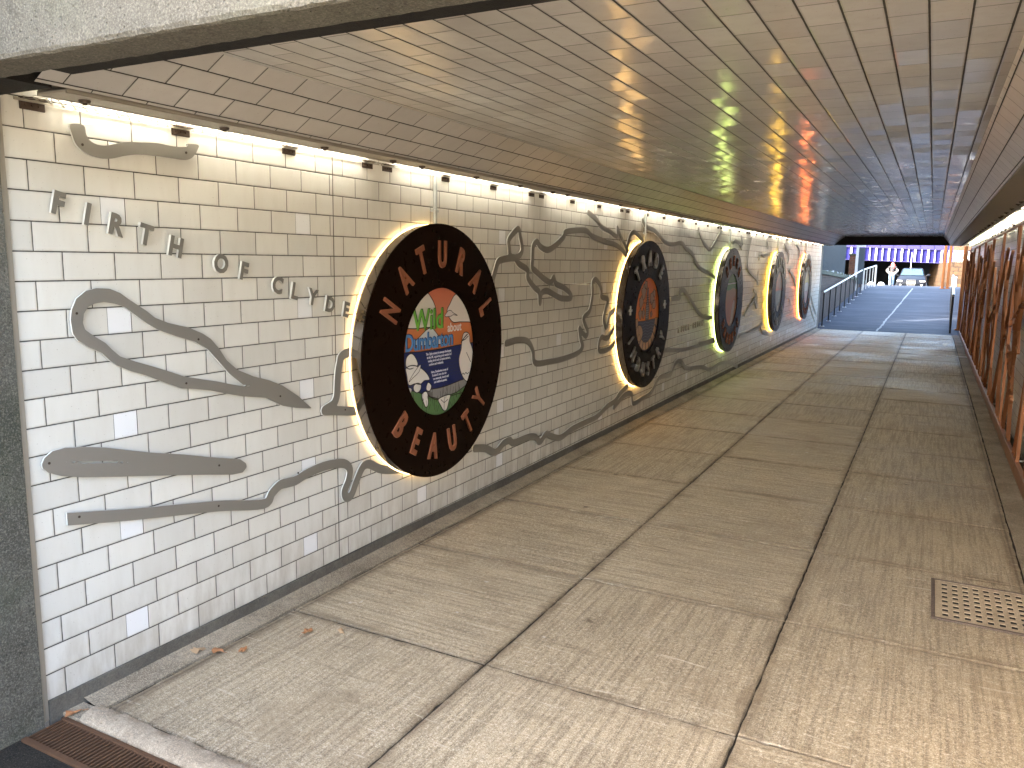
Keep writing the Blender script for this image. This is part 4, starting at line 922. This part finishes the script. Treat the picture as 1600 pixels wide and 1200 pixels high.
# ------------------------------------------------------------------ leaves and litter
LM = [mat('dry_leaf_brown', (.34, .15, .06), .7), mat('dry_leaf_tan', (.45, .30, .17), .7)]
lf = [((.054, 2.167), .055, 1, 'curled tan dry leaf on the mortar edge nearest the mossy wall'), ((.14, 2.203), .035, 0, 'small brown dry leaf at the slab edge below the tiles'), ((.225, 2.264), .032, 0, 'reddish brown leaf on the first slab near the wall'),
      ((.347, 2.523), .04, 0, 'orange brown leaf alone on the first slab, left part'), ((.474, 2.602), .03, 1, 'pale broken leaf near the first slab joint'), ((.05, 1.62), .04, 0, 'dark leaf scrap at the corner of the rusty grate')]
for q, ((x, y), s_, mi, lb) in enumerate(lf):
    rr = random.Random(q+40); bm = B(); n = 11; ctr = bm.verts.new((0, 0, .010)); ring = []
    for i in range(n):
        a = 2*PI*i/n; rad = s_*(.55+.45*abs(math.cos(a*1.5)))*rr.uniform(.75, 1.1); ring.append(bm.verts.new((rad*math.cos(a), .6*rad*math.sin(a), .002+rr.uniform(0, .014))))
    for i in range(n): bm.faces.new((ctr, ring[i], ring[(i+1) % n]))
    r2 = bmesh.ops.extrude_face_region(bm, geom=list(bm.faces)); bmesh.ops.translate(bm, verts=[v for v in r2['geom'] if isinstance(v, bmesh.types.BMVert)], vec=(0, 0, .0012))
    cyl(bm, (s_*.8, 0, .006), (s_*1.25, s_*.1, .004), .0012, n=5)
    o = fin(bm, 'dry_leaf', LM[mi], None, False); o.location = (x, y, .003); o.rotation_euler = (0, 0, rr.uniform(0, 6)); tag(o, lb, 'leaf', 'dry leaves near the mouth')
bm = B(); box(bm, 3.06, 3.41, 17.262, 17.282, .004, .016, .003); tag(fin(bm, 'white_stick', mat('white_stick_paint', (.75, .72, .66), .5)), 'thin white stick lying on the floor by the right wall', 'stick')

# ------------------------------------------------------------------ beyond the tunnel
def uvbox(bm, x0, x1, y0, y1, z0, z1, zt=None, mi=0):
    """box with brick UVs; zt gives the top height at y1 where it differs"""
    zt = z1 if zt is None else zt
    v = lambda x, y, z: (x, y, z)
    quad(bm, [v(x1, y0, z0), v(x1, y1, z0), v(x1, y1, zt), v(x1, y0, z1)], [(y0, z0), (y1, z0), (y1, zt), (y0, z1)], mi)
    quad(bm, [v(x0, y1, z0), v(x0, y0, z0), v(x0, y0, z1), v(x0, y1, zt)], [(y1, z0), (y0, z0), (y0, z1), (y1, zt)], mi)
    quad(bm, [v(x0, y0, z0), v(x1, y0, z0), v(x1, y0, z1), v(x0, y0, z1)], [(x0, z0), (x1, z0), (x1, z1), (x0, z1)], mi)
    quad(bm, [v(x1, y1, z0), v(x0, y1, z0), v(x0, y1, zt), v(x1, y1, zt)], [(x1, z0), (x0, z0), (x0, zt), (x1, zt)], mi)
    quad(bm, [v(x0, y0, z1), v(x1, y0, z1), v(x1, y1, zt), v(x0, y1, zt)], [(x0, y0), (x1, y0), (x1, y1), (x0, y1)], mi)
M['brick'] = brick_mat('dark_red_brick', (.055, .024, .018), (.035, .018, .014), (.05, .043, .036))
M['brick2'] = brick_mat('orange_red_brick', (.10, .035, .018), (.07, .025, .014), (.08, .07, .05))
M['stone'] = brick_mat('sandstone_blocks', (.07, .04, .018), (.035, .02, .011), (.015, .011, .008), .55, .26, .02)
M['coping'] = concrete_mat('mossy_coping', (.06, .065, .045), (.03, .035, .024), 6, .5, green=.7)
M['clad'] = metal_mat('grey_cladding', (.055, .068, .08), .5, .1, var=.15, scale=2)
M['white'] = metal_mat('white_paint', (.45, .45, .44), .5, 0, var=.06)
M['blue'] = metal_mat('blue_paint', (.016, .016, .11), .5, 0, var=.2, scale=3)
M['blue2'] = metal_mat('lighter_blue_paint', (.035, .033, .11), .5, 0, var=.3, scale=3)  # lighter blue for the flanges and parapet
M['dark'] = mat('underbridge_shade', (.012, .011, .013), .9)  # near-black colour stands in for the shade under the bridge
M['dkpost'] = metal_mat('black_post', (.03, .032, .035), .5, .3)
M['rust'] = metal_mat('orange_primer_steel', (.26, .10, .035), .6, .1)
for q_ in ('blue', 'blue2', 'rust', 'clad'): M[q_].node_tree.nodes['Principled BSDF'].inputs['Specular IOR Level'].default_value = .05

bm = B(); uvbox(bm, -.34, -.1, 23.351, 38, -.3, 1.50, 1.10); w_ = fin_keep(bm, 'brick_wall', M['brick']); tag(w_, 'dark brick retaining wall left of the ramp', 'wall')
bm = B(); uvbox(bm, -.38, -.06, 23.352, 38.05, 1.50, 1.61, 1.21)
for v in bm.verts:
    if v.co.y > 30 and v.co.z == 1.50: v.co.z = 1.10
fin_keep(bm, 'coping', M['coping'], w_)
g = empty('brick_wall', (0, 0, 0), 'low brick wall end with pale patches at the head of the ramp', 'wall')
bm = B(); uvbox(bm, -.34, .06, 38.07, 38.5, .6, 1.02); fin_keep(bm, 'wall', M['brick2'], g); bm = B(); uvbox(bm, -.36, .10, 38.05, 38.52, 1.02, 1.13); fin_keep(bm, 'coping', M['coping'], g)
bm = B(); uvbox(bm, 3.92, 4.2, 23.351, 38, -.3, 1.0, 1.5); tag(fin_keep(bm, 'brick_wall', M['brick']), 'brick retaining wall right of the ramp', 'wall')
# grey clad building over the left wall
g = empty('clad_building', (-.5, 23.6, 0), 'grey building with upright metal cladding above the brick wall', 'building')
bm = B(); box(bm, -6, .02, .0, 11.2, 1.30, 6.2); fin(bm, 'core_wall', M['clad'], g)
bm = B()
for i in range(56): box(bm, .021, .045, .03+.2*i, .10+.2*i, 1.36, 6.1, .004)
fin(bm, 'cladding_rib', M['clad'], g)['kind'] = 'stuff'
bm = B(); box(bm, -6.2, .12, -.1, 11.35, 6.2, 6.35); fin(bm, 'roof', M['white'], g)
bm = B(); box(bm, .046, .062, 2.2, 2.24, 2.28, 6.0); box(bm, .046, .062, .9, .93, 1.7, 6.0); fin(bm, 'downpipe', M['white'], g)
# tufts growing on the wall top
bm = B(); rr = random.Random(9)
for i in range(900):
    y = 23.7+10.5*rr.random()**1.2; x = rr.uniform(-.36, -.12); z = 1.61-.4*(y-23.35)/14.7; h = rr.uniform(.02, .10); a = rr.uniform(0, PI); wd = rr.uniform(.01, .03)
    if math.sin(y*2.1)+math.sin(y*.9+1) < .1: continue
    dx, dy = wd*math.cos(a), wd*math.sin(a); f = bm.faces.new([bm.verts.new(q) for q in ((x-dx, y-dy, z), (x+dx, y+dy, z), (x+dx*.6+rr.uniform(-.03, .03), y+dy+rr.uniform(-.03, .03), z+h))])
    f.material_index = 1 if rr.random() < .35 else 0
o = fin(bm, 'moss_tufts', [mat('tuft_green', (.07, .09, .05), .8), mat('tuft_pale', (.55, .58, .6), .7)]); tag(o, 'pale tufts and moss on top of the brick retaining wall', 'moss', kind='stuff')
# gate post and panel
g = empty('gate_post', (-.12, 36, 0), 'tall white post with a grey panel beside it at the ramp head', 'post')
bm = B(); box(bm, -.06, .04, -.05, .05, .7, 2.75, .006); fin(bm, 'post', M['white'], g)
bm = B(); uvbox(bm, .041, .27, -.02, .03, 1.0, 2.5); fin_keep(bm, 'panel', M['clad'], g); bm = B(); box(bm, .041, .28, -.03, .04, 2.52, 2.62, .01); fin(bm, 'cap', M['white'], g)
g = empty('brick_pier', (-.42, 37.4, 0), 'narrow orange brick pier behind the grey building corner', 'pier'); bm = B(); uvbox(bm, -.12, .12, -.1, .2, .4, 2.2); fin_keep(bm, 'shaft', M['brick2'], g); bm = B(); box(bm, -.15, .15, -.13, .23, 2.2, 2.27, .01); fin(bm, 'cap', M['coping'], g)
# left handrail
g = empty('handrail', (0, 23.4, 0), 'long sloping steel handrail on posts along the left side of the ramp', 'handrail')
P = [(.06, .1, .985), (.19, 11.2, 1.56)]; bm = B(); cyl(bm, (.062, .05, .98), (.19, 11.3, 1.575), .026, n=12); fin(bm, 'rail', M['white'], g, smooth=True)
for i in range(9):
    t = i/8; y = .25+10.9*t; x = .064+.125*t; bm = B(); zz = .98+.595*(y-.05)/11.25; box(bm, x-.018, x+.018, y-.018, y+.018, gz(23.4+y)-.02, zz-.022, .003); po = fin(bm, 'post', M['dkpost'], g)
    bm = B(); box(bm, x-.06, x+.06, y-.06, y+.06, gz(23.4+y)-.004, gz(23.4+y)+.014, .003); fin(bm, 'foot_plate', M['galv'], po)
# right handrail
g = empty('handrail', (3.3, 23.4, 0), 'white handrail with dark posts along the right side of the ramp', 'handrail')
bm = B(); cyl(bm, (-.09, .0, 1.0), (.03, 8.4, 1.45), .032, n=12); fin(bm, 'rail', M['white'], g, smooth=True)
for i in range(8):
    t = i/7; y = .06+8.2*t; x = -.088+.115*t; zz = 1.0+.45*y/8.4; bm = B(); box(bm, x-.022, x+.022, y-.022, y+.022, gz(23.4+y)-.02, zz-.028, .003); fin(bm, 'post', M['dkpost'], g)
# short galvanised barrier at the head of the ramp
g = empty('barrier', (.15, 36.2, 0), 'short grey barred barrier at the top left of the ramp', 'barrier')
bm = B(); cyl(bm, (0, 0, 1.60), (.28, 3.0, 1.78), .03, n=10); fin(bm, 'top_rail', M['galv'], g, smooth=True)
for t in (0, .25, .5, .75, 1):
    bm = B(); wd = .035 if t in (0, 1) else .014; x, y = .28*t, 3.0*t; box(bm, x-wd, x+wd, y-wd, y+wd, gz(36.2+y)-.02, 1.59+.18*t, .003); fin(bm, 'bar', M['galv'], g)
# white dome bollards
for x, lb in ((.04, 'white dome bollard beside the short grey barrier'), (.50, 'white dome bollard nearer the person in light jeans')):
    g = empty('dome_bollard', (x, 43, gz(43)), lb, 'bollard', 'white dome bollards at the head of the ramp'); bm = B()
    bmesh.ops.create_uvsphere(bm, u_segments=24, v_segments=14, radius=.16)
    for v in bm.verts: v.co.z = max(v.co.z, -.02)*1.0
    fin(bm, 'dome', M['white'], g, smooth=True); bm = B(); cyl(bm, (0, 0, -.05), (0, 0, .015), .19, n=24); fin(bm, 'base', M['conc'], g)
# copper coloured posts
for x, y, h, lb in ((3.10, 38.3, 3.4, 'left of the pair of orange steel posts at the ramp head'), (3.29, 38.35, 3.4, 'right of the pair of orange steel posts at the ramp head'), (3.42, 24.3, 3.2, 'thick orange steel post just outside the tunnel, beside the right jamb')):
    g = empty('steel_post', (x, y, gz(y)), lb, 'post', 'orange steel posts'); rad = .055 if y > 30 else .045
    bm = B(); cyl(bm, (0, 0, -.02), (0, 0, h), rad, n=16); fin(bm, 'shaft', M['rust'], g, smooth=True); bm = B(); cyl(bm, (0, 0, -.01), (0, 0, .03), rad*1.9, n=16); fin(bm, 'base_plate', M['rust'], g)

# railway bridge, blue girder with white stiffeners
g = empty('railway_bridge', (0, 66, 0), 'blue painted girder bridge with upright white stripes over the street', 'bridge')
sh = lambda x: 2.23-.031*x
def shear(bm):
    for v in bm.verts: v.co.z += sh(v.co.x)
bm = B(); box(bm, -14, 4.25, .0, .06, 0, .95); shear(bm); gird = fin(bm, 'girder', M['blue'], g)
bm = B(); box(bm, -14, 4.25, -.18, -.001, -.045, -.0); box(bm, -14, 4.25, -.16, -.001, .90, .94); shear(bm); fin(bm, 'flange', M['blue2'], gird)
i = 0; x = -13.8
while x < 4.2:
    bm = B(); wd = .062 if i % 2 else .034
    box(bm, x-wd, x+wd, -.16, -.002, .003, .895, .01)
    shear(bm); fin(bm, 'stiffener', M['white'], gird); x += .385*1.13; i += 1
bm = B(); box(bm, -14, 4.25, -.02, .03, .96, 1.9); shear(bm); par = fin(bm, 'parapet', M['blue2'], g)
for q in range(20):
    bm = B(); x = -13.6+.9*q; box(bm, x-.03, x+.03, -.06, -.021, .96, 1.9); shear(bm); fin(bm, 'parapet_rib', M['blue2'], par)
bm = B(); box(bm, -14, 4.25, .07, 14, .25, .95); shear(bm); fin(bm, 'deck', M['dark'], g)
bm = B(); box(bm, -14, 9, 14.2, 14.6, -2, 4.5); fin(bm, 'shade_backing', M['dark'], g)  # dark sheet added behind the deck, painted as underbridge shade
bm = B(); uvbox(bm, -6, -4.2, .3, 14.1, -2, 2.5); fin_keep(bm, 'abutment', M['stone'], g)
# sandstone abutment, wing wall and pier on the right
g = empty('stone_abutment', (0, 0, 0), 'sunlit sandstone abutment wall under the right end of the blue bridge', 'abutment')
bm = B()
def skew(bm, a, b, z0, z1, t=.8):
    (x0, y0), (x1, y1) = a, b; L = math.hypot(x1-x0, y1-y0)
    quad(bm, [(x0, y0, z0), (x1, y1, z0), (x1, y1, z1), (x0, y0, z1)][::-1], [(0, z0), (L, z0), (L, z1), (0, z1)][::-1])
    quad(bm, [(x0+t, y0, z0), (x1+t, y1, z0), (x1+t, y1, z1), (x0+t, y0, z1)], [(0, z0), (L, z0), (L, z1), (0, z1)])
    quad(bm, [(x0, y0, z1), (x1, y1, z1), (x1+t, y1, z1), (x0+t, y0, z1)], [(0, 0), (L, 0), (L, t), (0, t)])
    quad(bm, [(x0, y0, z0), (x0, y0, z1), (x0+t, y0, z1), (x0+t, y0, z0)], [(0, z0), (0, z1), (t, z1), (t, z0)])
skew(bm, (3.55, 60), (2.45, 73), -.3, 2.12); bmesh.ops.recalc_face_normals(bm, faces=bm.faces); fin_keep(bm, 'wall', M['stone'], g)
g = empty('stone_pier', (0, 0, 0), 'sandstone pier topped with red brick right of the orange posts', 'pier')
bm = B(); uvbox(bm, 3.7, 7.5, 58.2, 59.4, -.3, 2.15); fin_keep(bm, 'base', M['stone'], g)
bm = B(); uvbox(bm, 3.75, 7.5, 58.9, 59.4, 2.151, 4.6); fin_keep(bm, 'upper', M['brick2'], g)
g = empty('picket_fence', (3.75, 58.5, 2.15), 'row of white upright pickets on top of the sandstone pier', 'fence')
for k in range(9):
    bm = B(); box(bm, .12*k, .12*k+.075, 0, .04, 0, .72, .004); fin(bm, 'picket', M['white'], g)
bm = B(); box(bm, 0, 1.1, .041, .07, .1, .17); box(bm, 0, 1.1, .041, .07, .5, .57); fin(bm, 'rail', M['white'], g)
g = empty('bollard', (3.82, 52, gz(52)-.1), 'stout pale bollard by the street, right of the orange posts', 'bollard'); bm = B(); cyl(bm, (0, 0, 0), (0, 0, .72), .13, n=18); fin(bm, 'shaft', M['white'], g, smooth=True); bm = B(); cyl(bm, (0, 0, .72), (0, 0, .78), .15, .1, n=18); fin(bm, 'cap', M['white'], g)
# lamp mast behind the car
g = empty('mast', (1.28, 63.5, .2), 'thin grey mast standing behind the dark car', 'mast'); bm = B(); cyl(bm, (0, 0, 0), (0, 0, 2.6), .022, n=10); fin(bm, 'pole', M['galv'], g); bm = B(); box(bm, -.06, .06, -.06, .06, 0, .05); fin(bm, 'base', M['galv'], g)

# ------------------------------------------------------------------ car, facing the tunnel
def car(loc):
    g = empty('parked_car', loc, 'dark grey saloon car facing the tunnel in front of the blue bridge', 'car')
    body = metal_mat('dark_car_paint', (.010, .012, .017), .35, .0, var=.05, bump=0); body.node_tree.nodes['Principled BSDF'].inputs['Specular IOR Level'].default_value = .04; glass = mat('car_glass', (.03, .07, .11), .12, .0, .4)
    chrome = mat('chrome', (.3, .3, .32), .3, 1.0); black = mat('black_trim', (.015, .015, .015), .5)
    lampm = mat('lamp_glass', (.3, .31, .33), .2)
    # body lofted front to back: y, half width, bottom z, shoulder z, centre top z
    sec = [(.0, .62, .30, .52, .60), (.05, .78, .22, .60, .68), (.25, .86, .18, .68, .76), (.9, .88, .17, .78, .89), (1.35, .88, .17, .84, .96), (2.4, .885, .17, .88, .98), (3.5, .88, .18, .90, 1.0), (4.1, .85, .22, .88, .98), (4.35, .76, .32, .80, .9)]
    bm = B(); rings = []
    for y, hw, zb, zs, zt in sec:
        pr_ = [(-hw*.86, zb), (-hw, zb+.13), (-hw*1.0, zs-.12), (-hw*.95, zs-.02), (-hw*.80, zt-.02), (-hw*.3, zt), (hw*.3, zt), (hw*.80, zt-.02), (hw*.95, zs-.02), (hw, zs-.12), (hw, zb+.13), (hw*.86, zb)]
        rings.append([bm.verts.new((x, y, z)) for x, z in pr_])
    for a, b in zip(rings, rings[1:]):
        for q in range(12): bm.faces.new((a[q], a[(q+1) % 12], b[(q+1) % 12], b[q]))
    bm.faces.new(rings[0]); bm.faces.new(rings[-1][::-1]); bd = fin(bm, 'body', body, g, smooth=True)
    # cabin
    cs = [(1.35, .74, .92, .95), (2.05, .62, .94, 1.40), (2.5, .61, .95, 1.44), (3.2, .60, .95, 1.41), (3.95, .70, .92, .98)]
    bm = B(); rings = []
    for y, hw, zb, zt in cs:
        b_ = .76; rings.append([bm.verts.new(p) for p in ((-b_, y, zb-.04), (-hw, y, zt-.05), (-hw*.86, y, zt), (hw*.86, y, zt), (hw, y, zt-.05), (b_, y, zb-.04))])
    for a, b in zip(rings, rings[1:]):
        for q in range(5): bm.faces.new((a[q], a[q+1], b[q+1], b[q]))
    fin(bm, 'cabin', body, g, smooth=True)
    bm = B(); quad(bm, [(-.66, 1.405, .985), (.66, 1.405, .985), (.535, 2.0, 1.372), (-.535, 2.0, 1.372)]); bmesh.ops.translate(bm, verts=bm.verts, vec=(0, -.012, .010)); ws = fin(bm, 'windscreen', glass, g)
    bm = B(); box(bm, -.06, .06, 1.80, 1.81, 1.31, 1.35); fin(bm, 'mirror', black, ws)
    for s in (-1, 1):
        bm = B(); pts = [(s*.775, 1.75, .99), (s*.775, 3.5, .99), (s*.635, 3.1, 1.33), (s*.645, 2.15, 1.33)]; quad(bm, pts); bmesh.ops.translate(bm, verts=bm.verts, vec=(s*.004, 0, 0)); fin(bm, 'side_window', glass, g)
        bm = B(); box(bm, *sorted((s*.50, s*.83)), -.012, .30, .555, .665, .03, 3); fin(bm, 'headlight', lampm, g, smooth=True)
        bm = B(); cyl(bm, (s*.62, -.005, .36), (s*.62, .1, .36), .055, n=16); fin(bm, 'fog_light', lampm, g)
        bm = B(); bmesh.ops.create_uvsphere(bm, u_segments=16, v_segments=10, radius=1)
        for v in bm.verts: v.co = Vector((s*.98+v.co.x*.11, 1.72+v.co.y*.06, 1.0+v.co.z*.075))
        mr = fin(bm, 'wing_mirror', body, g, smooth=True); bm = B(); cyl(bm, (s*.80, 1.72, .95), (s*.94, 1.72, .98), .02, n=8); fin(bm, 'arm', black, mr)
        for y in (.85, 3.45):
            bm = B(); cyl(bm, (s*.68, y, .31), (s*.875, y, .31), .31, n=28); wh = fin(bm, 'wheel', black, g, smooth=True); bm = B(); cyl(bm, (s*.874, y, .31), (s*.888, y, .31), .20, n=20); fin(bm, 'rim', chrome, wh)
    bm = B(); P = [(-.27, .70), (.27, .70), (.25, .40), (.19, .26), (-.19, .26), (-.25, .40)]
    vs = [bm.verts.new((x, -.02, z)) for x, z in P]; v2 = [bm.verts.new((x*.9, -.02, (z-.48)*.88+.48)) for x, z in P]; v3 = [bm.verts.new((x, .06, z)) for x, z in P]
    for i in range(6): bm.faces.new((vs[i], vs[(i+1) % 6], v2[(i+1) % 6], v2[i])); bm.faces.new((vs[i], vs[(i+1) % 6], v3[(i+1) % 6], v3[i]))
    gr = fin(bm, 'grille', chrome, g); bm = B(); quad(bm, [(x*.9, -.012, (z-.48)*.88+.48) for x, z in ((-.27, .70), (.27, .70), (.25, .40), (.25, .399))][:3]+[(-.22, -.012, .3)]); bm.free()
    bm = B(); bm.faces.new([bm.verts.new((x*.91, -.010, (z-.48)*.88+.48)) for x, z in P]); fin(bm, 'grille_mesh', black, gr)
    bm = B()
    for i in range(5): box(bm, -.22, .22, -.0165, -.0115, .30+.075*i, .315+.075*i)
    fin(bm, 'slat', chrome, gr)
    bm = B(); box(bm, -.26, .26, -.038, -.024, .44, .55, .004); fin(bm, 'number_plate', mat('plate_yellowish', (.26, .24, .16), .5), g)
    bm = B(); box(bm, -.8, .8, .0, .05, .20, .27, .02); fin(bm, 'lower_grille', black, g)
    return g
cr = car((1.50, 57.6, gz(57.6))); cr.scale = (1.0, 1.0, 1.0)

# ------------------------------------------------------------------ person walking towards the tunnel
def skin_mesh(name, verts, edges, radii, m, parent, sub=2):
    me = bpy.data.meshes.new(name); me.from_pydata(verts, edges, []); o = bpy.data.objects.new(name, me); COL.objects.link(o)
    sk = o.modifiers.new('s', 'SKIN'); ly = me.skin_vertices[0] if me.skin_vertices else None
    if ly is None:
        bpy.context.view_layer.update(); ly = me.skin_vertices[0]
    for i, r in enumerate(radii): ly.data[i].radius = r if isinstance(r, tuple) else (r, r)
    ly.data[0].use_root = True; s2 = o.modifiers.new('b', 'SUBSURF'); s2.levels = sub; s2.render_levels = sub
    bpy.context.view_layer.update()
    nm = bpy.data.meshes.new_from_object(o.evaluated_get(bpy.context.evaluated_depsgraph_get())); bpy.data.objects.remove(o)
    for p_ in nm.polygons: p_.use_smooth = True
    r = link(name, nm, None, parent); nm.materials.clear(); nm.materials.append(m); return r
def person(loc, h=1.5):
    g = empty('person', loc, 'person with long red hair, dark top, white cardigan and light blue jeans walking', 'person')
    skin = mat('skin', (.3, .18, .13), .55)
    V = [(0, 0, .92), (0, .0, 1.08), (0, .01, 1.28), (0, 0, 1.42), (0, -.01, 1.50), (0, -.02, 1.60), (0, -.02, 1.70),   # spine to crown
         (-.10, 0, .86), (-.09, -.10, .50), (-.08, -.06, .10), (-.08, -.19, .05),
         (.10, 0, .86), (.09, .06, .50), (.09, .20, .12), (.09, .10, .05),
         (-.19, 0, 1.40), (-.33, .05, 1.14), (-.19, -.10, 1.02), (-.14, -.15, .99),
         (.19, 0, 1.40), (.33, .05, 1.14), (.19, -.10, 1.02), (.14, -.15, .99)]
    E_ = [(0, 1), (1, 2), (2, 3), (3, 4), (4, 5), (5, 6), (0, 7), (7, 8), (8, 9), (9, 10), (0, 11), (11, 12), (12, 13), (13, 14), (3, 15), (15, 16), (16, 17), (17, 18), (3, 19), (19, 20), (20, 21), (21, 22)]
    Rr = [(.13, .10), (.115, .09), (.14, .1), (.09, .07), .05, .085, .07, .085, .06, .04, .035, .085, .06, .04, .035, .055, .042, .03, .028, .055, .042, .03, .028]
    # fingers on both hands
    for s, b in ((-1, 18), (1, 22)):
        for k in range(5):
            i = len(V); x0, y0, z0 = V[b]; ang = (k-2)*.018
            V += [(x0-s*.03, y0-.02+(.0 if k < 4 else .03), z0-ang), (x0-s*.055, y0-.022, z0-ang-.012)]; E_ += [(b, i), (i, i+1)]; Rr += [.009, .007]
    k = h/1.75; V = [(a*k, b*k, c*k) for a, b, c in V]; Rr = [tuple(q*k for q in r) if isinstance(r, tuple) else r*k for r in Rr]
    body = skin_mesh('body', V, E_, Rr, skin, g)
    def cloth(name, idx, ed, rad, col, grow=1.0):
        vv = [tuple(c*k for c in p_) for p_ in idx]; return skin_mesh(name, vv, ed, [tuple(q*k*grow for q in r) if isinstance(r, tuple) else r*k*grow for r in rad], mat(name+'_cloth', col, .85), g)
    cloth('jeans', [(0, 0, .93), (-.10, 0, .84), (-.09, -.10, .50), (-.08, -.07, .12), (.10, 0, .84), (.09, .06, .50), (.09, .19, .14)], [(0, 1), (1, 2), (2, 3), (0, 4), (4, 5), (5, 6)], [(.155, .12), .105, .082, .08, .105, .082, .08], (.12, .18, .25))
    cloth('top', [(0, 0, .98), (0, 0, 1.12), (0, .01, 1.30), (0, 0, 1.43), (-.19, 0, 1.40), (-.27, .025, 1.26), (.19, 0, 1.40), (.27, .025, 1.26)], [(0, 1), (1, 2), (2, 3), (3, 4), (4, 5), (3, 6), (6, 7)], [(.14, .115), (.135, .11), (.16, .12), (.1, .085), .075, .06, .075, .06], (.02, .02, .025))
    for s in (-1, 1): cloth('sleeve', [(s*.26, .02, 1.27), (s*.34, .05, 1.13), (s*.21, -.09, 1.02), (s*.20, .02, .93)], [(0, 1), (1, 2), (2, 3)], [.06, .085, .075, .05], (.26, .26, .26))
    cloth('hair', [(0, .01, 1.72), (.02, .03, 1.64), (.05, .03, 1.54), (.09, -.03, 1.42), (.10, -.07, 1.28), (-.05, .06, 1.52), (-.08, .05, 1.36)], [(0, 1), (1, 2), (2, 3), (3, 4), (1, 5), (5, 6)], [.085, .115, .10, .075, .035, .08, .04], (.28, .03, .03))
    cloth('shoe', [(-.08, -.0, .045), (-.08, -.20, .035)], [(0, 1)], [.05, .042], (.45, .1, .12)); cloth('shoe', [(.09, .22, .07), (.09, .06, .035)], [(0, 1)], [.05, .042], (.45, .1, .12))
    cloth('backpack', [(-.12, .16, 1.42), (-.13, .19, 1.22), (-.12, .18, 1.08)], [(0, 1), (1, 2)], [(.13, .09), (.15, .10), (.12, .09)], (.025, .025, .03))
    # face
    for s in (-1, 1):
        bm = B(); bmesh.ops.create_uvsphere(bm, u_segments=10, v_segments=8, radius=.010*k); bmesh.ops.translate(bm, verts=bm.verts, vec=(s*.033*k, -.102*k, 1.625*k)); fin(bm, 'eye', mat('eye_dark', (.02, .015, .01), .3), body, smooth=True)
        bm = B(); bmesh.ops.create_uvsphere(bm, u_segments=10, v_segments=8, radius=.02*k); bmesh.ops.translate(bm, verts=bm.verts, vec=(s*.088*k, -.02*k, 1.61*k)); fin(bm, 'ear', skin, body, smooth=True)
    bm = B(); cyl(bm, (0, -.10*k, 1.61*k), (0, -.125*k, 1.585*k), .008*k, .014*k, n=8); fin(bm, 'nose', skin, body); bm = B(); box(bm, -.022*k, .022*k, -.102*k, -.094*k, 1.548*k, 1.558*k, .002); fin(bm, 'mouth', mat('lips', (.4, .12, .1), .5), body)
    return g
pp = person((.53, 53.2, gz(53.2)-.02), 1.52)
